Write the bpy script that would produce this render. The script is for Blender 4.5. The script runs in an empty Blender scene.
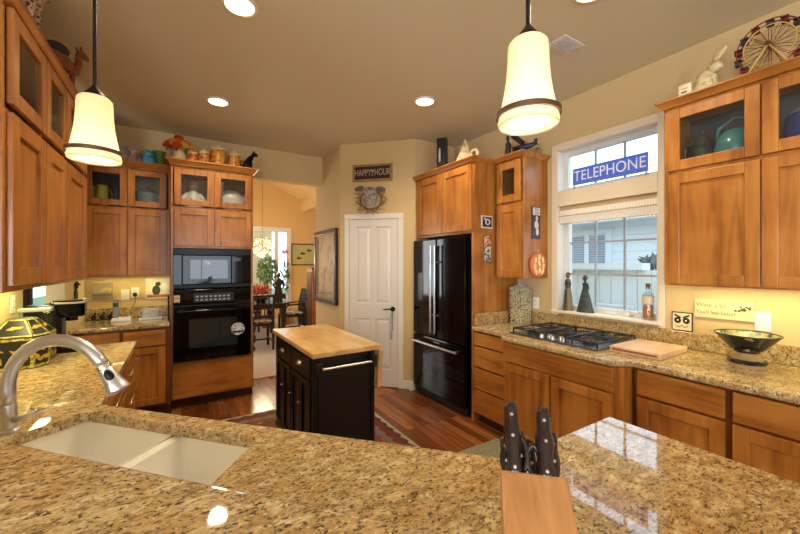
import bpy, bmesh, math, random
from mathutils import Matrix, Vector, Euler
random.seed(7)
C = bpy.context.scene.collection
PI = math.pi
sc = bpy.context.scene

# ------------------------------------------------------------------ camera, sky, big lights, exposure
cd = bpy.data.cameras.new('camera'); cam = bpy.data.objects.new('camera', cd); C.objects.link(cam)
cam.location = (0, 0, 1.5)
cam.rotation_euler = (PI/2, 0, math.radians(-31.6))
cd.sensor_width = 36.0; cd.lens = 356.0/800*36.0
cd.shift_y = -3.0/800
cd.clip_start = 0.02; cd.clip_end = 200
sc.camera = cam
sc.view_settings.view_transform = 'Standard'; sc.view_settings.look = 'None'
sc.view_settings.gamma = 1.0; sc.view_settings.exposure = 0.16
sc.view_settings.use_curve_mapping = False

world = bpy.data.worlds.new('sky'); sc.world = world; world.use_nodes = True
wn = world.node_tree.nodes; wl = world.node_tree.links
bg = wn['Background']; bg.inputs['Strength'].default_value = 3.1
tc = wn.new('ShaderNodeTexCoord'); sep = wn.new('ShaderNodeSeparateXYZ'); rmp = wn.new('ShaderNodeValToRGB')
wl.new(tc.outputs['Generated'], sep.inputs[0]); wl.new(sep.outputs['Z'], rmp.inputs[0]); wl.new(rmp.outputs[0], bg.inputs['Color'])
rmp.color_ramp.elements[0].position = 0.0; rmp.color_ramp.elements[0].color = (0.66, 0.84, 1.0, 1)
rmp.color_ramp.elements[1].position = 0.5; rmp.color_ramp.elements[1].color = (0.62, 0.82, 1.0, 1)

def area_light(name, loc, rot, sx, sy, power, color, spread=PI):
    l = bpy.data.lights.new(name, 'AREA'); l.shape = 'RECTANGLE'; l.size = sx; l.size_y = sy
    l.energy = power; l.color = color; l.spread = spread
    o = bpy.data.objects.new(name, l); C.objects.link(o); o.location = loc; o.rotation_euler = rot
    return o
# daylight entering by the family room windows behind the photographer; the dining lamp is added fill
area_light('daylight_south_a', (0.55, -4.3, 1.5), (PI/2, 0, 0), 2.0, 1.9, 48, (0.90, 0.95, 1.0))
area_light('daylight_south_b', (-2.6, -4.3, 1.5), (PI/2, 0, 0), 1.6, 1.9, 190, (0.90, 0.95, 1.0))
area_light('daylight_west', (-4.75, -1.6, 1.5), (PI/2, 0, -PI/2), 2.2, 1.9, 200, (0.92, 0.96, 1.0))
area_light('fill_dining', (-0.72, 7.3, 1.5), (PI/2, 0, -PI/2), 1.6, 1.6, 40, (1.0, 0.96, 0.9))
UNDER = (1.0, 0.87, 0.36)
area_light('under_cabinet_glow_right', (2.84, 0.62, 1.355), (0, 0, 0), 0.06, 0.8, 3.4, UNDER)
area_light('under_cabinet_glow_back', (-0.46, 4.72, 1.375), (0, 0, 0), 0.6, 0.06, 9.5, UNDER)
area_light('under_cabinet_glow_left', (-0.78, 2.7, 1.375), (0, 0, 0), 0.06, 1.2, 6.0, UNDER)

# ------------------------------------------------------------------ mesh helpers
class MB:
    def __init__(s): s.v = []; s.f = []; s.mi = []; s.m = 0; s.M = None
    def add(s, vs, fs):
        b = len(s.v)
        for p in vs:
            p = Vector(p)
            s.v.append(s.M @ p if s.M else p)
        for f in fs: s.f.append([i+b for i in f]); s.mi.append(s.m)
        return s
    def box(s, x0, x1, y0, y1, z0, z1):
        if x0 > x1: x0, x1 = x1, x0
        if y0 > y1: y0, y1 = y1, y0
        if z0 > z1: z0, z1 = z1, z0
        return s.add([(x0,y0,z0),(x1,y0,z0),(x1,y1,z0),(x0,y1,z0),(x0,y0,z1),(x1,y0,z1),(x1,y1,z1),(x0,y1,z1)],
              [(0,3,2,1),(4,5,6,7),(0,1,5,4),(1,2,6,5),(2,3,7,6),(3,0,4,7)])
    def frust(s, r0, z0, r1, z1):
        (a,b,c,d),(e,f,g,h) = r0, r1
        return s.add([(a,c,z0),(b,c,z0),(b,d,z0),(a,d,z0),(e,g,z1),(f,g,z1),(f,h,z1),(e,h,z1)],
              [(0,3,2,1),(4,5,6,7),(0,1,5,4),(1,2,6,5),(2,3,7,6),(3,0,4,7)])
    def prism(s, poly, h0, h1, ax='z'):
        n = len(poly)
        def P(p, h):
            if ax == 'z': return (p[0], p[1], h)
            if ax == 'y': return (p[0], h, p[1])
            return (h, p[0], p[1])
        vs = [P(p, h0) for p in poly]+[P(p, h1) for p in poly]
        fs = [list(range(n))[::-1], list(range(n, 2*n))]+[(i, (i+1) % n, n+(i+1) % n, n+i) for i in range(n)]
        return s.add(vs, fs)
    def lathe(s, prof, c=(0,0,0), n=24, M=None, cap=True, a0=0, sq=1.0):
        c = Vector(c); vs = []; fs = []
        for r, z in prof:
            for k in range(n):
                a = 2*PI*k/n+a0
                p = Vector((r*math.cos(a), r*math.sin(a)*sq, z))
                if M: p = M @ p
                vs.append(c+p)
        m = len(prof)
        for i in range(m-1):
            for k in range(n):
                fs.append((i*n+k, i*n+(k+1) % n, (i+1)*n+(k+1) % n, (i+1)*n+k))
        if cap:
            if prof[0][0] > 1e-5: fs.append(list(range(n))[::-1])
            if prof[-1][0] > 1e-5: fs.append([(m-1)*n+k for k in range(n)])
        return s.add(vs, fs)
    def cyl(s, p, q, r, r2=None, n=12):
        return s.tube([p, q], [r, r if r2 is None else r2], n)
    def tube(s, pts, rs, n=10, closed=False):
        pts = [Vector(p) for p in pts]
        if not hasattr(rs, '__len__'): rs = [rs]*len(pts)
        m = len(pts); vs = []; fs = []; prev = None
        for i in range(m):
            if closed: t = pts[(i+1) % m]-pts[i-1]
            else: t = pts[min(i+1, m-1)]-pts[max(i-1, 0)]
            t.normalize()
            if prev is None:
                u = t.orthogonal().normalized()
            else:
                u = (prev-t*prev.dot(t))
                u = u.normalized() if u.length > 1e-6 else t.orthogonal().normalized()
            prev = u; w = t.cross(u)
            for k in range(n):
                a = 2*PI*k/n
                vs.append(pts[i]+(u*math.cos(a)+w*math.sin(a))*rs[i])
        for i in range(m if closed else m-1):
            j = (i+1) % m
            for k in range(n):
                fs.append((i*n+k, i*n+(k+1) % n, j*n+(k+1) % n, j*n+k))
        if not closed: fs.append(list(range(n))[::-1]); fs.append([(m-1)*n+k for k in range(n)])
        return s.add(vs, fs)
    def ball(s, c, r, n=14, m=9, M=None):
        if not hasattr(r, '__len__'): r = (r, r, r)
        prof = []
        vs = []; fs = []
        c = Vector(c)
        for i in range(1, m):
            ph = PI*i/m
            for k in range(n):
                a = 2*PI*k/n
                p = Vector((r[0]*math.sin(ph)*math.cos(a), r[1]*math.sin(ph)*math.sin(a), -r[2]*math.cos(ph)))
                if M: p = M @ p
                vs.append(c+p)
        b = Vector((0,0,-r[2])); t = Vector((0,0,r[2]))
        if M: b = M @ b; t = M @ t
        vs += [c+b, c+t]; nb = len(vs)-2
        for i in range(m-2):
            for k in range(n): fs.append((i*n+k, i*n+(k+1) % n, (i+1)*n+(k+1) % n, (i+1)*n+k))
        for k in range(n):
            fs.append((nb, (k+1) % n, k)); fs.append((nb+1, (m-2)*n+k, (m-2)*n+(k+1) % n))
        return s.add(vs, fs)
    def torus(s, c, R, r, M=None, n=28, k=8, sx=1, sy=1):
        pts = []
        for i in range(n):
            a = 2*PI*i/n; p = Vector((R*math.cos(a)*sx, R*math.sin(a)*sy, 0))
            pts.append(Vector(c)+(M @ p if M else p))
        return s.tube(pts, r, k, closed=True)
    def build(s, name, mat, parent=None, bevel=0, smooth=False, seg=2):
        me = bpy.data.meshes.new(name); me.from_pydata([tuple(p) for p in s.v], [], s.f); me.update()
        bm = bmesh.new(); bm.from_mesh(me); bmesh.ops.recalc_face_normals(bm, faces=bm.faces); bm.to_mesh(me); bm.free()
        mats = mat if isinstance(mat, (list, tuple)) else [mat]
        for m in mats: me.materials.append(m)
        for p, i in zip(me.polygons, s.mi): p.material_index = i
        if smooth:
            for p in me.polygons: p.use_smooth = True
        o = bpy.data.objects.new(name, me); C.objects.link(o)
        if parent: o.parent = parent
        if bevel:
            b = o.modifiers.new('bevel', 'BEVEL'); b.width = bevel; b.segments = seg; b.limit_method = 'ANGLE'; b.angle_limit = math.radians(40)
        if smooth == 'edge':
            e = o.modifiers.new('split', 'EDGE_SPLIT'); e.split_angle = math.radians(38)
        return o

def Rz(a): return Matrix.Rotation(a, 3, 'Z')
def Rx(a): return Matrix.Rotation(a, 3, 'X')
def Ry(a): return Matrix.Rotation(a, 3, 'Y')

def tag(o, label, cat, group=None):
    o['label'] = label; o['category'] = cat
    if group: o['group'] = group
    return o
def thing(name, label, cat, loc=(0,0,0), rotz=0, group=None):
    o = bpy.data.objects.new(name, None); o.empty_display_size = 0.05; C.objects.link(o)
    o.location = loc; o.rotation_euler = (0, 0, rotz)
    return tag(o, label, cat, group)
def struct(o): o['kind'] = 'structure'; return o
def place(o, loc=None, rotz=0):
    if loc is not None: o.location = loc
    o.rotation_euler = (0, 0, rotz); return o
def copy_thing(root, loc, rotz, label):
    r = root.copy(); C.objects.link(r); r.location = loc; r.rotation_euler = (0, 0, rotz); r['label'] = label
    for ch in list(root.children):
        c = ch.copy(); C.objects.link(c); c.parent = r
        for g in list(ch.children):
            d = g.copy(); C.objects.link(d); d.parent = c
    return r
def text_mesh(name, body, size, mat, parent, loc, rot, extrude=0.001, sx=1.0, spacing=1.0):
    cu = bpy.data.curves.new(name, 'FONT'); cu.body = body; cu.size = size; cu.extrude = extrude
    cu.align_x = 'CENTER'; cu.align_y = 'CENTER'; cu.space_character = spacing; cu.resolution_u = 4
    t = bpy.data.objects.new(name+'_tmp', cu); C.objects.link(t)
    bpy.context.view_layer.update()
    me = bpy.data.meshes.new_from_object(t.evaluated_get(bpy.context.evaluated_depsgraph_get()))
    bpy.data.objects.remove(t); bpy.data.curves.remove(cu)
    me.name = name; me.materials.clear(); me.materials.append(mat)
    o = bpy.data.objects.new(name, me); C.objects.link(o); o.parent = parent
    o.location = loc; o.rotation_euler = rot; o.scale = (sx, 1, 1)
    return o

# ------------------------------------------------------------------ materials
def lin(c):
    r = []
    for x in c:
        x = x/255.0
        r.append(x/12.92 if x <= 0.04045 else ((x+0.055)/1.055)**2.4)
    return (r[0], r[1], r[2], 1)
MATS = {}
def mat(name, col, rough=0.5, metal=0.0, spec=0.5, noise=None, bump=None, coat=0, alpha=None, emit=None):
    if name in MATS: return MATS[name]
    m = bpy.data.materials.new(name); m.use_nodes = True
    n = m.node_tree.nodes; l = m.node_tree.links; p = n['Principled BSDF']
    p.inputs['Base Color'].default_value = lin(col); p.inputs['Roughness'].default_value = rough
    p.inputs['Metallic'].default_value = metal; p.inputs['Specular IOR Level'].default_value = spec
    p.inputs['Coat Weight'].default_value = coat
    if emit:
        p.inputs['Emission Color'].default_value = lin(emit[0]); p.inputs['Emission Strength'].default_value = emit[1]
    if noise or bump:
        t = n.new('ShaderNodeTexCoord')
    if noise:      # (scale, colour2, low, high)
        nz = n.new('ShaderNodeTexNoise'); nz.inputs['Scale'].default_value = noise[0]; nz.inputs['Detail'].default_value = 4
        cr = n.new('ShaderNodeValToRGB'); cr.color_ramp.elements[0].color = lin(col); cr.color_ramp.elements[1].color = lin(noise[1])
        cr.color_ramp.elements[0].position = noise[2]; cr.color_ramp.elements[1].position = noise[3]
        l.new(t.outputs['Object'], nz.inputs['Vector']); l.new(nz.outputs[0], cr.inputs[0]); l.new(cr.outputs[0], p.inputs['Base Color'])
    if bump:       # (scale, strength)
        nb = n.new('ShaderNodeTexNoise'); nb.inputs['Scale'].default_value = bump[0]; nb.inputs['Detail'].default_value = 3
        b = n.new('ShaderNodeBump'); b.inputs['Strength'].default_value = bump[1]; b.inputs['Distance'].default_value = 0.01
        l.new(t.outputs['Object'], nb.inputs['Vector']); l.new(nb.outputs[0], b.inputs['Height']); l.new(b.outputs[0], p.inputs['Normal'])
    MATS[name] = m
    return m
def wood(name, c1, c2, c3, scale=(14, 14, 1.2), rough=0.32, coat=0.15, amount=1.0):
    m = bpy.data.materials.new(name); m.use_nodes = True; MATS[name] = m
    n = m.node_tree.nodes; l = m.node_tree.links; p = n['Principled BSDF']
    t = n.new('ShaderNodeTexCoord'); oi = n.new('ShaderNodeObjectInfo')
    mp = n.new('ShaderNodeMapping'); mp.inputs['Scale'].default_value = scale
    mu = n.new('ShaderNodeMath'); mu.operation = 'MULTIPLY'; mu.inputs[1].default_value = 37.0
    cx = n.new('ShaderNodeCombineXYZ')
    l.new(oi.outputs['Random'], mu.inputs[0])
    for i in range(3): l.new(mu.outputs[0], cx.inputs[i])
    l.new(t.outputs['Object'], mp.inputs['Vector']); l.new(cx.outputs[0], mp.inputs['Location'])
    nz = n.new('ShaderNodeTexNoise'); nz.inputs['Scale'].default_value = 1.0; nz.inputs['Detail'].default_value = 6; nz.inputs['Distortion'].default_value = 1.2
    l.new(mp.outputs[0], nz.inputs['Vector'])
    mp2 = n.new('ShaderNodeMapping'); mp2.inputs['Scale'].default_value = (2.2, 2.2, 2.2); l.new(t.outputs['Object'], mp2.inputs['Vector']); l.new(cx.outputs[0], mp2.inputs['Location'])
    nz2 = n.new('ShaderNodeTexNoise'); nz2.inputs['Scale'].default_value = 1.6; nz2.inputs['Detail'].default_value = 5; l.new(mp2.outputs[0], nz2.inputs['Vector'])
    mx0 = n.new('ShaderNodeMix'); mx0.data_type = 'FLOAT'; mx0.inputs[0].default_value = 0.45
    l.new(nz.outputs[0], mx0.inputs[2]); l.new(nz2.outputs[0], mx0.inputs[3])
    cr = n.new('ShaderNodeValToRGB'); e = cr.color_ramp.elements
    e[0].position = 0.36; e[0].color = lin(c1); e[1].position = 0.66; e[1].color = lin(c3)
    k = e.new(0.5); k.color = lin(c2)
    l.new(mx0.outputs[0], cr.inputs[0])
    hv = n.new('ShaderNodeHueSaturation'); ma = n.new('ShaderNodeMapRange'); ma.inputs[3].default_value = 0.93; ma.inputs[4].default_value = 1.06
    l.new(oi.outputs['Random'], ma.inputs[0]); l.new(ma.outputs[0], hv.inputs['Value']); l.new(cr.outputs[0], hv.inputs['Color'])
    l.new(hv.outputs[0], p.inputs['Base Color'])
    p.inputs['Roughness'].default_value = rough; p.inputs['Coat Weight'].default_value = coat; p.inputs['Coat Roughness'].default_value = 0.15
    return m
W1 = ((136, 80, 28), (172, 109, 45), (194, 132, 62))
wood_shade = wood('cherry_gap_shade', (88, 44, 18), (112, 60, 24), (132, 76, 34))  # darkened cherry paints the deep shadow between base doors and drawers
wood_v = wood('cherry_vertical', *W1)
wood_h = wood('cherry_horizontal', *W1, scale=(1.2, 14, 14))
wood_d = mat('cherry_shadow_gap', (84, 40, 16), 0.5)
maple = wood('maple_block', (196, 140, 74), (214, 160, 92), (226, 178, 112), scale=(16, 16, 1.5), rough=0.35)
butcher = wood('butcher_block', (180, 138, 80), (202, 162, 102), (220, 184, 128), scale=(9, 1.1, 9), rough=0.28)
oak = wood('oak_block', (166, 112, 62), (194, 140, 86), (210, 160, 106), scale=(26, 3, 3), rough=0.4)
boardw = wood('board_wood', (190, 144, 104), (214, 174, 136), (226, 194, 160), scale=(9, 1.1, 9), rough=0.45)

def granite(name, sc_=1.0, rough=0.035, tint=(1, 1, 1)):
    m = bpy.data.materials.new(name); m.use_nodes = True
    n = m.node_tree.nodes; l = m.node_tree.links; p = n['Principled BSDF']
    t = n.new('ShaderNodeTexCoord'); mp = n.new('ShaderNodeMapping'); l.new(t.outputs['Object'], mp.inputs['Vector'])
    mp.inputs['Rotation'].default_value = (0, 0, math.radians(28)); mp.inputs['Scale'].default_value = (1.0*sc_, 1.7*sc_, 1.3*sc_)
    def noise(s, d, dist=0.0, ro=0.6):
        z = n.new('ShaderNodeTexNoise'); z.inputs['Scale'].default_value = s; z.inputs['Detail'].default_value = d
        z.inputs['Distortion'].default_value = dist; z.inputs['Roughness'].default_value = ro
        l.new(mp.outputs[0], z.inputs['Vector']); return z.outputs[0]
    def ramp(src, stops):
        c = n.new('ShaderNodeValToRGB'); e = c.color_ramp.elements
        e[0].position, e[0].color = stops[0]; e[1].position, e[1].color = stops[-1]
        for q, col in stops[1:-1]:
            k = e.new(q); k.color = col
        l.new(src, c.inputs[0]); return c.outputs[0]
    def mix(f, a, b):
        x = n.new('ShaderNodeMix'); x.data_type = 'RGBA'
        l.new(f, x.inputs[0]); l.new(a, x.inputs[6]) if not isinstance(a, tuple) else setattr(x.inputs[6], 'default_value', a)
        if isinstance(b, tuple): x.inputs[7].default_value = b
        else: l.new(b, x.inputs[7])
        return x.outputs[2]
    T = lambda c: lin((c[0]*tint[0], c[1]*tint[1], c[2]*tint[2]))
    base = ramp(noise(22, 5, 0.6), [(0.33, T((148, 120, 78))), (0.5, T((194, 168, 118))), (0.66, T((226, 208, 166)))])
    gold = ramp(noise(7, 3, 0.5), [(0.45, (0, 0, 0, 1)), (0.62, (0.55, 0.55, 0.55, 1))])
    base = mix(gold, base, T((186, 146, 88)))
    fleck = ramp(noise(75, 4, 0.4, 0.7), [(0.38, (1, 1, 1, 1)), (0.48, (0, 0, 0, 1))])
    base = mix(fleck, base, T((84, 66, 54)))
    pale = ramp(noise(95, 2), [(0.60, (0, 0, 0, 1)), (0.68, (0.8, 0.8, 0.8, 1))])
    base = mix(pale, base, T((232, 218, 186)))
    vein = ramp(noise(26, 6, 1.2, 0.7), [(0.33, (0.95, 0.95, 0.95, 1)), (0.43, (0, 0, 0, 1))])
    base = mix(vein, base, T((74, 54, 42)))
    l.new(base, p.inputs['Base Color'])
    p.inputs['Roughness'].default_value = rough; p.inputs['Specular IOR Level'].default_value = 0.9
    MATS[name] = m
    return m
gran = granite('granite_polished')
gran_b = granite('granite_backsplash', 1.0, 0.2, (0.93, 0.9, 0.82))

def floor_mat():
    m = bpy.data.materials.new('hardwood_floor'); m.use_nodes = True
    n = m.node_tree.nodes; l = m.node_tree.links; p = n['Principled BSDF']
    t = n.new('ShaderNodeTexCoord'); mp = n.new('ShaderNodeMapping'); l.new(t.outputs['Object'], mp.inputs['Vector'])
    mp.inputs['Rotation'].default_value = (0, 0, PI/2)
    br = n.new('ShaderNodeTexBrick'); l.new(mp.outputs[0], br.inputs['Vector'])
    br.inputs['Scale'].default_value = 1.0; br.inputs['Brick Width'].default_value = 0.9; br.inputs['Row Height'].default_value = 0.083
    br.inputs['Mortar Size'].default_value = 0.0012; br.inputs['Mortar Smooth'].default_value = 0.3; br.inputs['Bias'].default_value = -0.1
    br.offset = 0.37
    br.inputs['Color1'].default_value = lin((108, 60, 30)); br.inputs['Color2'].default_value = lin((176, 108, 62)); br.inputs['Mortar'].default_value = lin((60, 28, 14))
    mp2 = n.new('ShaderNodeMapping'); mp2.inputs['Scale'].default_value = (40, 2.5, 1); l.new(t.outputs['Object'], mp2.inputs['Vector'])
    nz = n.new('ShaderNodeTexNoise'); nz.inputs['Scale'].default_value = 1.0; nz.inputs['Detail'].default_value = 5; l.new(mp2.outputs[0], nz.inputs['Vector'])
    cr = n.new('ShaderNodeValToRGB'); cr.color_ramp.elements[0].position = 0.3; cr.color_ramp.elements[0].color = (0.62, 0.6, 0.58, 1); cr.color_ramp.elements[1].position = 0.7; cr.color_ramp.elements[1].color = (1.15, 1.12, 1.1, 1)
    l.new(nz.outputs[0], cr.inputs[0])
    mx = n.new('ShaderNodeMix'); mx.data_type = 'RGBA'; mx.blend_type = 'MULTIPLY'; mx.inputs[0].default_value = 1.0
    l.new(br.outputs['Color'], mx.inputs[6]); l.new(cr.outputs[0], mx.inputs[7]); l.new(mx.outputs[2], p.inputs['Base Color'])
    p.inputs['Roughness'].default_value = 0.22
    return m
def glass_mat(name, tint=(1, 1, 1, 1), ior=1.45, rough=0.0):
    m = bpy.data.materials.new(name); m.use_nodes = True
    n = m.node_tree.nodes; l = m.node_tree.links; n.remove(n['Principled BSDF'])
    tr = n.new('ShaderNodeBsdfTransparent'); tr.inputs[0].default_value = tint
    gl = n.new('ShaderNodeBsdfGlossy'); gl.inputs['Roughness'].default_value = rough
    fr = n.new('ShaderNodeFresnel'); ge = n.new('ShaderNodeNewGeometry'); mr = n.new('ShaderNodeMapRange'); mr.inputs[3].default_value = ior; mr.inputs[4].default_value = 1.0/ior
    l.new(ge.outputs['Backfacing'], mr.inputs[0]); l.new(mr.outputs[0], fr.inputs[0])
    mx = n.new('ShaderNodeMixShader'); l.new(fr.outputs[0], mx.inputs[0]); l.new(tr.outputs[0], mx.inputs[1]); l.new(gl.outputs[0], mx.inputs[2])
    l.new(mx.outputs[0], n['Material Output'].inputs[0])
    return m
def trans_mat(name, col, transcol, f=0.5, emit=0.0, ecol=(255, 240, 210)):
    m = bpy.data.materials.new(name); m.use_nodes = True
    n = m.node_tree.nodes; l = m.node_tree.links; n.remove(n['Principled BSDF'])
    d = n.new('ShaderNodeBsdfDiffuse'); d.inputs[0].default_value = lin(col)
    t = n.new('ShaderNodeBsdfTranslucent'); t.inputs[0].default_value = lin(transcol)
    mx = n.new('ShaderNodeMixShader'); mx.inputs[0].default_value = f
    l.new(d.outputs[0], mx.inputs[1]); l.new(t.outputs[0], mx.inputs[2]); out = mx.outputs[0]
    if emit:
        e = n.new('ShaderNodeEmission'); e.inputs[0].default_value = lin(ecol); e.inputs[1].default_value = emit
        a = n.new('ShaderNodeAddShader'); l.new(out, a.inputs[0]); l.new(e.outputs[0], a.inputs[1]); out = a.outputs[0]
    l.new(out, n['Material Output'].inputs[0])
    return m
def emit_mat(name, col, s):
    m = bpy.data.materials.new(name); m.use_nodes = True
    n = m.node_tree.nodes; l = m.node_tree.links; n.remove(n['Principled BSDF'])
    e = n.new('ShaderNodeEmission'); e.inputs[0].default_value = lin(col); e.inputs[1].default_value = s
    l.new(e.outputs[0], n['Material Output'].inputs[0]); return m

paint = mat('wall_paint_tan', (206, 178, 128), 0.85, bump=(90, 0.05))
paint_y = mat('wall_paint_cream', (214, 196, 146), 0.85, bump=(90, 0.05))
paint_o = mat('wall_paint_orange', (220, 184, 124), 0.85)
paint_m = mat('wall_paint_mauve', (186, 170, 158), 0.85)
ceil_m = mat('ceiling_paint', (220, 210, 176), 0.8, bump=(60, 0.12))
white = mat('white_trim', (228, 222, 212), 0.45)
white_d = mat('white_door_paint', (222, 216, 208), 0.4)
vinyl = mat('vinyl_window_frame', (214, 214, 210), 0.4)
floor_m = floor_mat()
carpet = mat('beige_carpet', (206, 192, 174), 0.95, noise=(30, (190, 176, 158), 0.35, 0.7), bump=(200, 0.4))
black_g = mat('black_gloss', (6, 6, 8), 0.07, spec=0.3)
black_s = mat('black_satin', (13, 13, 15), 0.3, spec=0.25)
black_m = mat('black_matte', (20, 20, 22), 0.6)
cartblk = mat('black_cart_paint', (13, 16, 21), 0.35)
steel = mat('brushed_steel', (196, 196, 198), 0.28, 1.0)
chrome = mat('chrome', (225, 225, 228), 0.12, 1.0)
nickel = mat('satin_nickel', (206, 208, 214), 0.34, 0.9)
brass = mat('aged_brass', (196, 168, 110), 0.3, 1.0)
bronze = mat('dark_bronze', (38, 32, 30), 0.4, 0.6)
bronze_l = mat('bronze_ring', (96, 78, 62), 0.4, 0.6)
iron = mat('cast_iron', (16, 16, 18), 0.5)
sink_m = mat('white_sink', (252, 250, 244), 0.15)
pane = glass_mat('window_glass')
cglass = glass_mat('cabinet_glass', (0.90, 0.93, 0.96, 1), 1.6)
clear = glass_mat('clear_glass', (0.93, 0.96, 0.97, 1), 1.5)
cream = mat('cream_ceramic', (226, 212, 178), 0.3)
ivory = mat('ivory_resin', (216, 196, 150), 0.45, noise=(40, (180, 150, 100), 0.5, 0.7))
plate_w = mat('white_plastic', (236, 232, 220), 0.4)
inner_dim = mat('cabinet_dim_interior', (84, 84, 92), 0.6)
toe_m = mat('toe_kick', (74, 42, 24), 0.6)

# ------------------------------------------------------------------ the setting
def wall_boxes(name, boxes, m):
    b = MB()
    for q in boxes: b.box(*q)
    return struct(b.build(name, m))
FP = [(-4.7,-4.3),(3.15,-4.3),(3.15,5.0),(-0.97,5.0),(-0.97,7.1),(-4.7,7.1)]
struct(MB().prism(FP, -0.1, 0.0).build('floor', floor_m))
struct(MB().box(-0.97,4.2,5.0,9.3,-0.1,-0.002).build('floor_dining', carpet))
struct(MB().prism([(0.71,4.93),(1.72,4.93),(1.72,5.03),(0.71,5.03)], 0.0, 0.012).build('trim_threshold', maple, bevel=0.004))
CZ = 3.0
struct(MB().prism(FP, CZ, CZ+0.12).build('ceiling', ceil_m))
# right wall with the window opening
WY0, WY1 = 1.235, 2.055
wall_boxes('wall_right', [(3.0,3.15,-4.3,WY0,0,CZ),(3.0,3.15,WY1,3.63,0,CZ),(3.0,3.15,WY0,WY1,0,1.07),(3.0,3.15,WY0,WY1,2.03,2.165),(3.0,3.15,WY0,WY1,2.55,CZ)], paint)
wall_boxes('wall_fridge_end', [(2.392,3.0,3.535,3.63,0,CZ)], paint)
struct(MB().prism([(2.39,3.535),(2.46,3.605),(1.776,4.284),(1.706,4.214)], 0, CZ).build('wall_pantry', paint))
struct(MB().prism([(1.706,4.214),(1.776,4.284),(1.84,4.284),(1.84,5.16),(1.706,5.16)], 0, 4.0).build('wall_hall_side', paint))
wall_boxes('wall_back', [(-0.97,0.705,4.87,5.0,0,4.6),(0.705,1.706,4.87,5.0,2.61,4.6)], paint)
wall_boxes('wall_nook_left', [(-0.97,-0.85,4.11,4.87,0,CZ)], paint_y)
wall_boxes('wall_left', [(-1.05,-0.93,1.0,3.46,0,CZ)], paint_y)
HX0, HX1 = -2.4, -1.60
wall_boxes('wall_hall_far', [(-4.7,HX0,7.0,7.1,0,CZ),(HX1,-0.97,7.0,7.1,0,CZ),(HX0,HX1,7.0,7.1,0,0.75),(HX0,HX1,7.0,7.1,2.2,CZ)], paint_m)
wall_boxes('wall_west', [(-4.8,-4.7,-4.3,-2.7,0,CZ),(-4.8,-4.7,-0.5,7.1,0,CZ),(-4.8,-4.7,-2.7,-0.5,0,0.5),(-4.8,-4.7,-2.7,-0.5,2.45,CZ)], paint)
wall_boxes('wall_south', [(-4.7,-3.4,-4.3,-4.2,0,CZ),(-1.8,-0.45,-4.3,-4.2,0,CZ),(1.55,3.0,-4.3,-4.2,0,CZ),(-3.4,-1.8,-4.3,-4.2,0,0.5),(-3.4,-1.8,-4.3,-4.2,2.45,CZ),(-0.45,1.55,-4.3,-4.2,0,0.5),(-0.45,1.55,-4.3,-4.2,2.45,CZ)], paint)
# dining room shell
DX0, DX1, DZ0, DZ1 = 1.44, 2.345, 0.55, 2.36
wall_boxes('wall_dining_far', [(-0.97,DX0,9.2,9.3,0,5.2),(DX1,4.2,9.2,9.3,0,4.2),(DX0,DX1,9.2,9.3,0,DZ0),(DX0,DX1,9.2,9.3,DZ1,4.4)], paint_o)
wall_boxes('wall_dining_left', [(-0.97,-0.85,5.0,6.5,0,5.2),(-0.97,-0.85,8.1,9.2,0,5.2),(-0.97,-0.85,6.5,8.1,0,0.7),(-0.97,-0.85,6.5,8.1,2.3,5.2)], paint_o)
wall_boxes('wall_dining_right', [(4.1,4.2,5.0,9.2,0,4.0)], paint_o)
wall_boxes('wall_dining_front', [(1.84,4.2,4.98,5.1,0,4.0)], paint_o)
wall_boxes('trim_dining_beam', [(2.65,2.8,5.1,9.2,2.84,3.2)], paint_o)
struct(MB().prism([(-1.0,4.75),(2.85,3.05),(2.85,3.15),(-1.0,4.85)], 5.0, 9.3, 'y').build('ceiling_dining', paint_o))
wall_boxes('ceiling_dining_low', [(2.8,4.2,5.0,9.3,3.0,3.1)], paint_o)
struct(MB().box(1.9,4.1,9.18,9.2,0,0.12).build('baseboard_dining', white))
struct(MB().box(2.30,2.43,3.515,3.535,0,0.1).build('baseboard_fridge_end', white, bevel=0.004))

def window(name, x0, x1, z0, z1, ypos, rot, loc, fr=0.045, cols=3, rows=1, d=0.05, m=vinyl, extra_rows=()):
    # local: x across, z up, y depth
    root = MB().box(x0,x0+fr,0,d,z0,z1).box(x1-fr,x1,0,d,z0,z1).box(x0+fr,x1-fr,0,d,z0,z0+fr).box(x0+fr,x1-fr,0,d,z1-fr,z1).build(name, m)
    struct(root); root.location = loc; root.rotation_euler = (0,0,rot)
    g = MB()
    for i in range(1, cols):
        x = x0+fr+(x1-x0-2*fr)*i/cols; g.box(x-0.008,x+0.008,0.018,0.034,z0+fr,z1-fr)
    for i in range(1, rows):
        z = z0+fr+(z1-z0-2*fr)*i/rows; g.box(x0+fr,x1-fr,0.020,0.032,z-0.008,z+0.008)
    if g.v: g.build('muntins', mat('muntin_backlit_grey', (160,164,172), 0.5) if m is vinyl else m, root)  # kitchen muntins: backlit shade painted in as grey
    MB().box(x0+fr,x1-fr,0.024,0.028,z0+fr,z1-fr).build('pane', pane, root)
    return root
# kitchen window: lower sash and transom (local x runs to -y in the world)
w1 = window('window_1', -WY1, -WY0, 1.07, 2.03, 0, -PI/2, (3.085,0,0), fr=0.05, cols=3, rows=3)
MB().box(-1.66,-1.58,-0.014,0,1.082,1.10).box(-1.50,-1.47,-0.02,0,1.085,1.105).build('latch', plate_w, w1)
cr_ = MB().tube([(-1.455,-0.012,1.09),(-1.43,-0.04,1.12),(-1.39,-0.045,1.125)], [0.012,0.009,0.011], 8).build('crank_handle', plate_w, w1, smooth=True)
w2 = window('window_2', -WY1, -WY0, 2.165, 2.55, 0, -PI/2, (3.085,0,0), fr=0.045, cols=3)
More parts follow.
